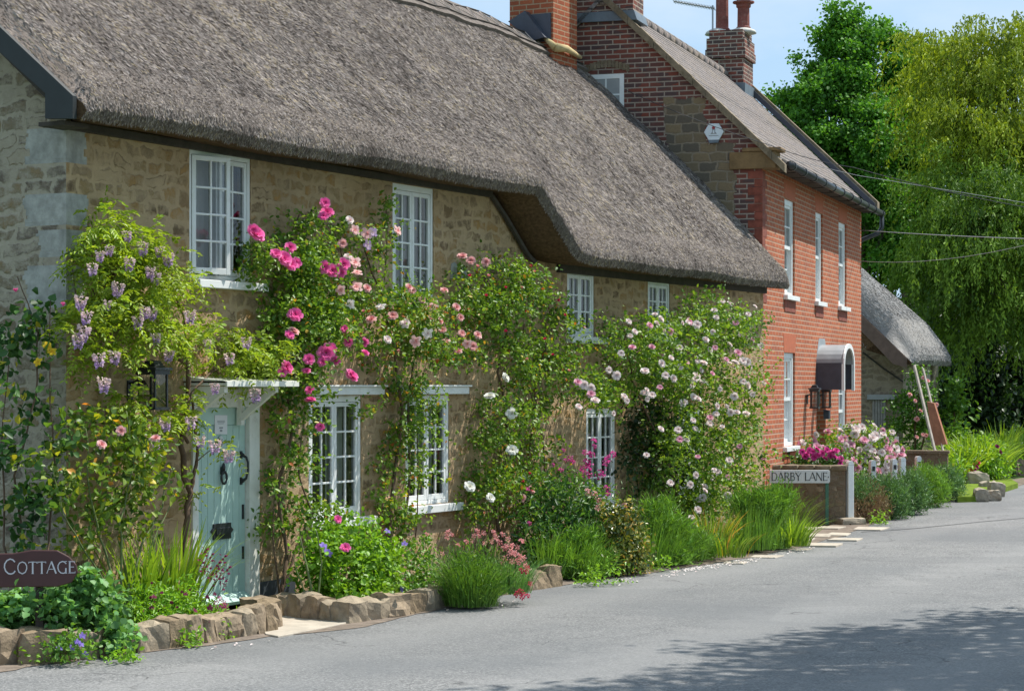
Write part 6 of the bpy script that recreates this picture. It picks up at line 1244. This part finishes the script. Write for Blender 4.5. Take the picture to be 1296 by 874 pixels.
lavender(845, 717, 'tall soft green lavender clump right of the spotted laurel', [(830, 712, .3, 260, .75, .4, (.35, 0), 33), (865, 708, .3, 240, .6, .5, (.4, -.05), 34), (812, 690, .3, 260, 1.1, .3, (.3, 0), 35)], [WB(830, 680, 24, 28, 25.9, .35), WB(855, 690, 26, 26, 26.1, .35), WB(845, 703, 34, 14, 25.8, .35), WB(882, 696, 20, 18, 26.6, .3), WB(822, 655, 16, 22, 26.2, .3)], 2000, 33)
b0 = gr(905, 706, .06); e, b0 = plant('montbretia', b0, 'clump of blades turning orange below the white rambling rose', 'plant')
c = gr(903, 700, .05); blades('leaf_blades', e, b0, LM['croc'], [dict(cent=c, rad=(.22, .2), n=80, h=.68, w=.022, spread=.5, lean=(.15, 0), seed=41, tmean=.55, tvar=.3), dict(cent=gr(925, 704, .05), rad=(.28, .2), n=60, h=.45, w=.022, spread=.75, lean=(.2, -.1), seed=42, tmean=.3, tvar=.25)])
foliage('low_foliage', e, b0, LM['mid'], [WB(915, 690, 24, 14, 27.6, .25)], 120, 5, .06, .02, seed=43)
lavender(958, 700, 'big dense bright green lavender clump at the end of the cottage', [(945, 695, .35, 240, .85, .28, (.15, 0), 38), (962, 694, .3, 200, .75, .32, (.15, 0), 39)], [WB(945, 645, 20, 28, 28.2, .4), WB(965, 650, 22, 28, 28.4, .4), WB(955, 680, 30, 20, 28.0, .4), WB(975, 680, 16, 18, 28.4, .3)], 2300, 38, lean=.12)
b0 = gr(1003, 694, .06); e, b0 = plant('stinking_iris', b0, 'dark strappy leaved clump before the Darby Lane plate', 'plant')
blades('leaf_blades', e, b0, LM['iris'], [dict(cent=gr(1002, 690, .05), rad=(.26, .2), n=150, h=.5, w=.022, spread=.8, lean=(.1, 0), seed=44, tmean=.45), dict(cent=gr(990, 672, .05), rad=(.4, .3), n=300, h=.7, w=.008, spread=.55, lean=(.25, 0), seed=45, tmean=.2)])
# weeds at the lane edge
for k, (x, y, s, lb) in enumerate([(745, 741, .14, 'low yellow green weed at the lane edge below the wispy lavender'), (773, 739, .2, 'upright weed at the foot of the spotted laurel'), (835, 722, .14, 'flat weed under the tall soft lavender'), (48, 838, .13, 'weed sprouting below the big rough edging at far left'), (155, 838, .1, 'tiny weed on the lane below the broad pale leaves'), (240, 818, .1, 'weed tuft at the foot of the small upright stones'), (278, 808, .09, 'small weed near the right end of the small upright stones'), (488, 776, .13, 'thin weed growing up the edging below the bright mound'), (1112, 664, .16, 'bright green weed under the dry brown rosemary')]):
    b = gr(x, y, .0); e, b = plant('weed', b, lb, 'weed', 'weeds along the lane edge'); c = np.array([b.x, b.y, s*.5]); foliage('foliage', e, b, LM['lime'], [(c, np.array([[s, 0, 0], [0, -s, 0], [0, 0, s*.7]]))], 34, 4, .045, .025, tw=.06, seed=50+k, tmean=.6)
# fallen petals
r = np.random.default_rng(5); Pp = []
for (x0, y0, x1, y1, n) in [(850, 722, 955, 706, 150), (740, 738, 860, 724, 30), (330, 781, 370, 776, 30), (250, 821, 345, 806, 8), (560, 770, 660, 758, 14), (955, 706, 1030, 690, 30)]:
    for k in range(n):
        t = r.random(); Pp.append(np.array(gr(x0+(x1-x0)*t+r.normal()*3, y0+(y1-y0)*t+abs(r.normal())*2.5, .008)))
Pp = np.array(Pp); a = r.random(len(Pp))*6.28; V, F = leafgeo(Pp+np.array([0, 0, .004]), np.stack([np.cos(a), np.sin(a), r.normal(size=len(a))*.1], 1), np.array([[0, 0, 1.0]])+r.normal(size=(len(a), 3))*.15, r.uniform(.018, .042, len(a)), r.uniform(.015, .032, len(a)))
tag(link('fallen_petals', mesh_np('fallen_petals', V, F, np.repeat(r.uniform(.2, 1, len(a)), 2)), PM['white']), 'scattered pale pink petals fallen along the lane edge', 'petals', kind='stuff')

# ------------------------------------------------------------------ the corner bed
e, b0 = bush('shrub_rose', 1085, 640, 'shrub rose massed with soft pink blooms behind the white posts', LM['rose'], bl := [WB(1015, 576, 20, 18, 36.0, .4), WB(1045, 563, 24, 20, 37.4, .5), WB(1080, 560, 28, 22, 38.2, .4), WB(1108, 562, 26, 22, 38.8, .4), WB(1130, 575, 14, 16, 39.2, .3), WB(1095, 588, 36, 22, 38.4, .4), WB(1060, 588, 30, 18, 37.4, .4)], 750, 5, .065, .045, tw=.1, seed=61, tmean=.55)
pts = surf_pts(bl, 98, 8, 1.05, -.6)
for p in pts: bloom(e, b0, p, brnd.uniform(.13, .2), ROSES, PM['pinkl'] if brnd.random() < .45 else PM['white'])
e, b0 = bush('shrub_rose', 1035, 650, 'smaller rose with a band of magenta blooms just above the garden wall', LM['dark'], bl := [WB(1035, 580, 28, 10, 34.9, .2), WB(1055, 584, 12, 12, 34.9, .15), WB(1012, 584, 14, 8, 34.9, .15)], 170, 5, .06, .042, tw=.09, seed=62)
for (x, y) in [(1015, 573), (1021, 577), (1028, 573), (1034, 570), (1040, 575), (1046, 571), (1053, 574), (1058, 572), (1035, 578), (1024, 571), (1063, 588), (1064, 582), (1062, 593), (1050, 578), (1044, 582), (1030, 580), (1018, 580), (1056, 580)]: bloom(e, b0, at(x, y-1.5, 34.7), .115, ROSES, PM['mag'])
stems('stem', e, b0, MT['greenstem'], [([b0, at(1035, 600, 34.9), at(1035, 575, 34.9)], .015), ([b0, at(1055, 600, 34.9), at(1058, 580, 34.9)], .012)])
def rosemary(px, py, label, bl, n, mats, seed):
    b = gr(px, py, .05); e, b = plant('rosemary', b, label, 'shrub', 'rosemary bushes along the lane')
    for nm_, m, ww, nn in mats:
        r = np.random.default_rng(seed); V, F, t = foliage_data(bl, nn, 7, .085, .012, tw=.12, seed=seed, up=.1, droop=-.55, shell=.5, ragged=.12, tmean=.5, tvar=.2); V = V-np.array(b); link(nm_, mesh_np(nm_, V, F, t), LM[m], e); seed += 1
    return e, b
rosemary(1092, 662, 'rosemary bush half dried to brown beside the tall white post', [WB(1092, 618, 11, 10, 34.6, .25), WB(1092, 632, 10, 14, 34.2, .25)], 0, [('foliage', 'rosem', 0, 380)], 70)
e = [o for o in bpy.data.objects if o.name.startswith('rosemary')][-1]
V, F, t = foliage_data([WB(1102, 632, 12, 13, 34.3, .3), WB(1098, 648, 16, 13, 33.9, .3), WB(1110, 646, 10, 14, 34.1, .3)], 480, 7, .085, .009, tw=.1, seed=72, up=.1, droop=-.3, tmean=.5); link('dry_foliage', mesh_np('dry_foliage', V-np.array(e.location), F, t), LM['dry'], e)['label'] = 'brown dried rosemary branches'
rosemary(1125, 655, 'first green rosemary bush right of the dried one', [WB(1120, 622, 16, 11, 35.1, .3), WB(1127, 638, 19, 20, 34.9, .4)], 0, [('foliage', 'rosem', 0, 950)], 74)
rosemary(1150, 645, 'middle rosemary bush in front of the plain tall post', [WB(1153, 615, 12, 11, 36.2, .3), WB(1152, 632, 17, 18, 36.1, .4)], 0, [('foliage', 'rosem', 0, 850)], 76)
rosemary(1176, 640, 'brightest rosemary bush, second from the right end of the hedge', [WB(1172, 606, 14, 11, 38.6, .4), WB(1178, 622, 17, 18, 38.3, .4)], 0, [('foliage', 'lav', 0, 850)], 78)
rosemary(1202, 634, 'rosemary bush at the right end of the hedge beside the turf', [WB(1194, 607, 13, 11, 40.6, .4), WB(1202, 618, 12, 14, 40.2, .4)], 0, [('foliage', 'rosem', 0, 750)], 80)
# barn rose and shrubs
b0 = BARN.w(-.3, -.3, .1); e, b0 = plant('climbing_rose', b0, 'dark climbing rose with small pink blooms on the corner of the barn', 'climbing plant')
bl = [WB(x, y, rx, ry, 47.2, .3) for x, y, rx, ry in [(1165, 485, 10, 16), (1172, 495, 10, 14), (1150, 510, 14, 20), (1168, 520, 18, 20), (1155, 545, 20, 22), (1168, 550, 12, 16), (1150, 570, 16, 12), (1172, 505, 10, 10)]]
foliage('foliage', e, b0, LM['mid'], bl, 560, 5, .08, .055, tw=.13, seed=63, spr=5, tmean=.42)
for (x, y) in [(1168, 478), (1174, 482), (1152, 499), (1158, 507), (1160, 553), (1172, 551), (1178, 549), (1160, 530), (1185, 512), (1150, 500), (1168, 550), (1165, 520)]: bloom(e, b0, at(x, y, 46.7), brnd.uniform(.09, .14), ROSES, PM['pale'])
stems('stem', e, b0, MT['stem'], [([b0, at(1158, 540, 47), at(1165, 490, 47)], .03), ([b0, at(1172, 540, 47), at(1178, 500, 47)], .025)])
e, b0 = bush('shrub', 1205, 590, 'loose light green shrub at the far corner of the barn', LM['mid'], [WB(1206, 492, 8, 10, 51, .4), WB(1214, 514, 9, 7, 51, .4), WB(1207, 515, 6, 10, 51, .3), WB(1212, 548, 10, 8, 50, .4)], 170, 5, .13, .08, tw=.2, seed=64, tmean=.6)
stems('stem', e, b0, MT['stem'], [([b0, at(1208, 540, 51), at(1208, 500, 51)], .04)])
b0 = at(1225, 600, 47.5); b0.z = .1; e, b0 = plant('day_lilies', b0, 'big arching clump of lily leaves behind the pale rocks', 'plant')
cs_ = [(1205, 590, 46.5), (1230, 588, 47.5), (1248, 592, 48.0), (1218, 580, 48.5), (1240, 580, 49.5)]
P_ = []
for k, (x, y, dd) in enumerate(cs_): c = at(x, y, dd); c.z = .1; P_.append(dict(cent=c, rad=(.45, .4), n=110, h=1.25 if k else .95, w=.05, spread=.85, arch=.6, seed=90+k, tmean=.52, tvar=.2))
blades('leaf_blades', e, b0, LM['iris'], P_)
foliage('low_foliage', e, b0, LM['lime'], [WB(1210, 598, 14, 12, 45.5, .4), WB(1235, 590, 36, 16, 47, .5), WB(1254, 590, 18, 20, 47.5, .5), WB(1225, 568, 24, 14, 49, .5), WB(1245, 572, 18, 14, 49, .5)], 800, 5, .1, .05, tw=.16, seed=65, tmean=.45)
for (x, y, k) in [(1206, 588, 'crim'), (1224, 595, 'oran'), (1220, 598, 'oran'), (1230, 594, 'oran'), (1234, 588, 'crim'), (1236, 591, 'mag'), (1238, 585, 'crim'), (1233, 594, 'mag'), (1215, 592, 'oran'), (1262, 565, 'plum'), (1266, 572, 'plum')]: bloom(e, b0, at(x, y, 46.2), .11, ROSES, PM[k])
b0 = at(1268, 580, 51); b0.z = .1; e, b0 = plant('sword_lily', b0, 'upright fan of sword leaves against the dark shrubs at the bend', 'plant')
c = at(1268, 580, 51); c.z = .2; blades('leaf_blades', e, b0, LM['iris'], [dict(cent=c, rad=(.35, .3), n=90, h=1.35, w=.06, spread=.3, seed=96, tmean=.6)])
foliage('low_foliage', e, b0, LM['lime'], [WB(1262, 585, 14, 18, 50.5, .4)], 120, 5, .1, .05, tw=.16, seed=66)
e, b0 = bush('shrub', 1290, 600, 'bright leafy shrub at the right edge beyond the bend', LM['lime'], [WB(1285, 568, 14, 16, 53, .6), WB(1296, 585, 16, 14, 53, .6), WB(1282, 590, 12, 10, 52.5, .5)], 260, 5, .14, .07, tw=.2, seed=67, tmean=.45)
stems('stem', e, b0, MT['stem'], [([b0, at(1287, 570, 53)], .03)])
# far undergrowth
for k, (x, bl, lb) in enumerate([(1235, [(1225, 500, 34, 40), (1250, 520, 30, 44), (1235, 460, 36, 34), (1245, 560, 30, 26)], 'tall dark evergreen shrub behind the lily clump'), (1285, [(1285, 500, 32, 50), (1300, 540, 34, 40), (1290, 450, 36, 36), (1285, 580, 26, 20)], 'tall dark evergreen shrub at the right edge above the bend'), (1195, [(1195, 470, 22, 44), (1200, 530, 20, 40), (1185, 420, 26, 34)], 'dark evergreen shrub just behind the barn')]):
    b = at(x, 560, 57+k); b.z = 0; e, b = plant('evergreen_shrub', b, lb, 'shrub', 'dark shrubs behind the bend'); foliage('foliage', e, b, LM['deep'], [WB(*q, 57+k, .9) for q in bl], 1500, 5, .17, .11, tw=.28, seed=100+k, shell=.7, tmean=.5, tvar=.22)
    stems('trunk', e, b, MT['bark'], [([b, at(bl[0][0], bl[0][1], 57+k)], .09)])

# ------------------------------------------------------------------ trees
def tree(name, base, label, mat_, blobs, n, per, L, W_, trunk_r, seed, spr=0, group=None, **k):
    e, b = plant(name, base, label, 'tree', group); r = random.Random(seed)
    V, F, t = foliage_data(sprays(blobs, spr, .34, .5, seed, 1.08) if spr else blobs, n, per, L, W_, seed=seed, **k); link('crown', mesh_np('crown', V-np.array(b), F, t), mat_, e)
    cs = [Vector(q[0]) for q in blobs]; top = max(c.z for c in cs); lead = max(cs, key=lambda c: c.z)
    mid = Vector((b.x*.55+lead.x*.45, b.y*.55+lead.y*.45, (b.z+top)*.5)); mb = MB(); mb.tube([b-b, (b.lerp(mid, .5)-b)+Vector((.1, 0, 0)), mid-b, lead-b], [trunk_r*1.25, trunk_r*.9, trunk_r*.65, trunk_r*.15], 9); mb.build('trunk', MT['bark'], e, smooth=True)
    for c in cs:
        if c is lead: continue
        s = min(max((c.z-b.z)*.62, (mid.z-b.z)*.35), (top-b.z)*.8); f = (s)/(top-b.z); p0 = b.lerp(mid, min(1, f*2)) if f < .5 else mid.lerp(lead, (f-.5)*2)
        q = p0.lerp(c, .5)+Vector((r.uniform(-.3, .3), r.uniform(-.3, .3), -.25)); mb = MB(); mb.tube([p0-b, q-b, c-b], [trunk_r*.34, trunk_r*.22, trunk_r*.06], 6); mb.build('limb', MT['bark'], e, smooth=True)
    return e, b
D1 = 66.0; b = at(1092, 560, D1); b.z = 0
tree('broadleaf_tree', b, 'tall dark green broadleaf tree rising behind the tiled roof', LM['maple'], [WB(*q, D1+dd) for q, dd in [((1072, 28, 24, 20), 0), ((1050, 55, 26, 18), .5), ((1085, 62, 26, 22), -.5), ((1124, 48, 14, 22), .5), ((1028, 88, 26, 16), 1), ((1068, 95, 34, 24), -1), ((1115, 92, 34, 26), 0), ((1150, 62, 20, 16), .5), ((1150, 92, 24, 22), .5), ((1182, 128, 20, 26), .5), ((1185, 200, 20, 26), 0), ((1010, 128, 30, 14), .5), ((1050, 135, 38, 24), -1.2), ((1100, 140, 40, 28), -1.5), ((1148, 128, 32, 30), 0), ((1002, 160, 28, 14), 1), ((1170, 165, 26, 28), 0), ((1035, 180, 40, 24), -1), ((1085, 190, 44, 30), -2), ((1140, 185, 38, 30), -1.5), ((1050, 225, 40, 28), -1), ((1105, 240, 46, 32), -2.2), ((1155, 235, 36, 32), -1), ((1120, 290, 44, 34), -1.8), ((1165, 265, 32, 26), -.5), ((1165, 305, 32, 30), -.5), ((1130, 345, 40, 34), -1), ((1170, 350, 30, 34), 0), ((1090, 290, 30, 30), 0)]],
     20000, 6, .12, .095, .5, 201, spr=11, tw=.26, ragged=.3, shell=.7, tmean=.5, tvar=.2, up=.6)
# one willow of hanging strands, sun and shade coloured into two crowns
def willow(base, label, raw, nf, seed, mat_, lf=.12):
    e, b = plant('weeping_tree', base, label, 'tree'); r = np.random.default_rng(seed); C = np.array([q[0] for q in raw]); A = np.array([q[1] for q in raw]); m = len(raw)*nf; bi = np.repeat(np.arange(len(raw)), nf)
    u = un(r.normal(size=(m, 3))*np.array([1, 1, .9])+np.array([0, .25, .15])); s0 = C[bi]+np.einsum('ni,nij->nj', u*r.uniform(.25, 1.0, m)[:, None], A[bi])
    o = un(np.einsum('ni,nij->nj', u, A[bi])*np.array([1, 1, .35])+r.normal(size=(m, 3))*.35); side = un(np.cross(o, np.array([0, 0, 1.0]))); Lf = r.uniform(.8, 2.1, m); tt = r.normal(.5, .19, m); up = np.array([0, 0, 1.0])
    Vs, Fs, Ts, k0 = [], [], [], 0
    for k in range(16):                                 # arching fronds, each hung with short strandlets of leaves
        t = (k+r.random(m))/16; lat = r.normal(size=m)*.2*(1-.5*t); p0 = s0+o*(Lf*t)[:, None]+up*((.55*t-.95*t*t)*Lf)[:, None]+side*(lat*Lf)[:, None]; h = r.uniform(.2, .75, m)*(.6+.6*t)
        for j in range(8):
            s = (j+.5)/8; p = p0-up*(h*s)[:, None]+o*(.12*s)+r.normal(size=(m, 3))*.03; d = un(r.normal(size=(m, 3))*.45-up*.9+o*.35)
            V, F = leafgeo(p, d, un(r.normal(size=(m, 3))*.7+o*.5+up*.45), lf*r.uniform(.7, 1.3, m), lf*.36*r.uniform(.7, 1.3, m)); Vs.append(V); Fs.append(F+k0); k0 += len(V); Ts.append(np.repeat(tt+r.normal(size=m)*.09, 2))
    link('crown', mesh_np('crown', np.concatenate(Vs)-np.array(b), np.concatenate(Fs), np.concatenate(Ts)), mat_, e)
    mb = MB(); top = max(C[:, 2]); hub = Vector((b.x+.4, b.y, top*.35)); mb.tube([b-b, hub*.5+b*.5-b+Vector((.15, 0, 0)), hub-b], [.55, .45, .36], 9); mb.build('trunk', MT['bark'], e, smooth=True)
    for cc in C:
        q = Vector(cc); md = hub.lerp(q, .55)+Vector((0, 0, .5)); mb = MB(); mb.tube([hub-b, md-b, q-b], [.2, .12, .03], 6); mb.build('limb', MT['bark'], e, smooth=True)
D2 = 57.0; b = at(1262, 560, D2+1); b.z = 0
willow(b, 'yellow green upper crown of the weeping tree, coloured as sunlit, at the upper right edge', [WB(*q, D2+dd) for q, dd in [((1192, 70, 18, 10), 3), ((1198, 74, 28, 14), 2), ((1240, 72, 32, 18), 1), ((1285, 52, 30, 18), 0), ((1335, 60, 40, 26), 0), ((1196, 108, 20, 16), 2), ((1222, 112, 32, 20), 0), ((1272, 100, 36, 24), -1), ((1212, 160, 26, 24), 0), ((1248, 165, 38, 26), -2), ((1300, 160, 36, 30), -2), ((1222, 205, 26, 20), -.5), ((1345, 160, 44, 44), -1), ((1280, 205, 34, 22), -1.5)]], 30, 205, LM['willow'])
b = at(1232, 560, D2+3.5); b.z = 0
willow(b, 'lower crown of the same weeping tree, coloured greener as shaded, hanging over the bend beside the barn', [WB(*q, D2+dd) for q, dd in [((1216, 238, 24, 20), -2.5), ((1236, 250, 36, 24), -4), ((1290, 250, 36, 28), -4), ((1205, 292, 22, 20), -2.5), ((1222, 318, 36, 26), -4), ((1275, 320, 38, 28), -4.6), ((1320, 320, 40, 40), -4), ((1192, 350, 22, 20), -2), ((1226, 385, 34, 22), -3.4), ((1280, 395, 36, 24), -4), ((1350, 260, 44, 44), -3), ((1350, 380, 44, 40), -3)]], 32, 206, LM['willow_shaded'])
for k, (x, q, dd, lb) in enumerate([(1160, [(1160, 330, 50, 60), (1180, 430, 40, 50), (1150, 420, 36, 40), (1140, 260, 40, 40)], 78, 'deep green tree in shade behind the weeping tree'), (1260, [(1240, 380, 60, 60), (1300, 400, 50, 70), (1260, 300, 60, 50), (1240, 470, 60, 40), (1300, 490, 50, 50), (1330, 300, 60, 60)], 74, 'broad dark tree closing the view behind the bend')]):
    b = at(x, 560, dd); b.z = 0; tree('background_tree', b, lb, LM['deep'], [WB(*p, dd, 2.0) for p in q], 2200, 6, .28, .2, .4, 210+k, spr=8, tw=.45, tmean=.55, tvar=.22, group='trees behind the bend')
# roadside trees to the right of the picture: they cast the shade on the lane
TS = lambda x, y, h, rx, rz: (np.array([x+.552*h, y+.274*h, h]), np.array([[rx, 0, 0], [0, -rx, 0], [0, 0, rz]]))
tree('roadside_tree', (10.6, 21.6, 0), 'leafy roadside tree standing right of the picture and shading the lane', LM['maple'], [TS(3.7, 16.2, 8.2, 1.5, .8), TS(5.4, 18.3, 8.4, 1.4, .9), TS(2.0, 15.2, 9.0, 1.2, .6), TS(.5, 14.6, 9.6, .9, .5), TS(6.6, 17.4, 8.0, 1.8, 1.2), TS(4.9, 19.7, 8.0, 1.0, .5), TS(3.4, 18.4, 8.8, .9, .5), TS(2.6, 17.2, 9.0, 1.0, .5)], 3600, 6, .14, .11, .3, 220, tw=.26, ragged=.3, shell=.8)
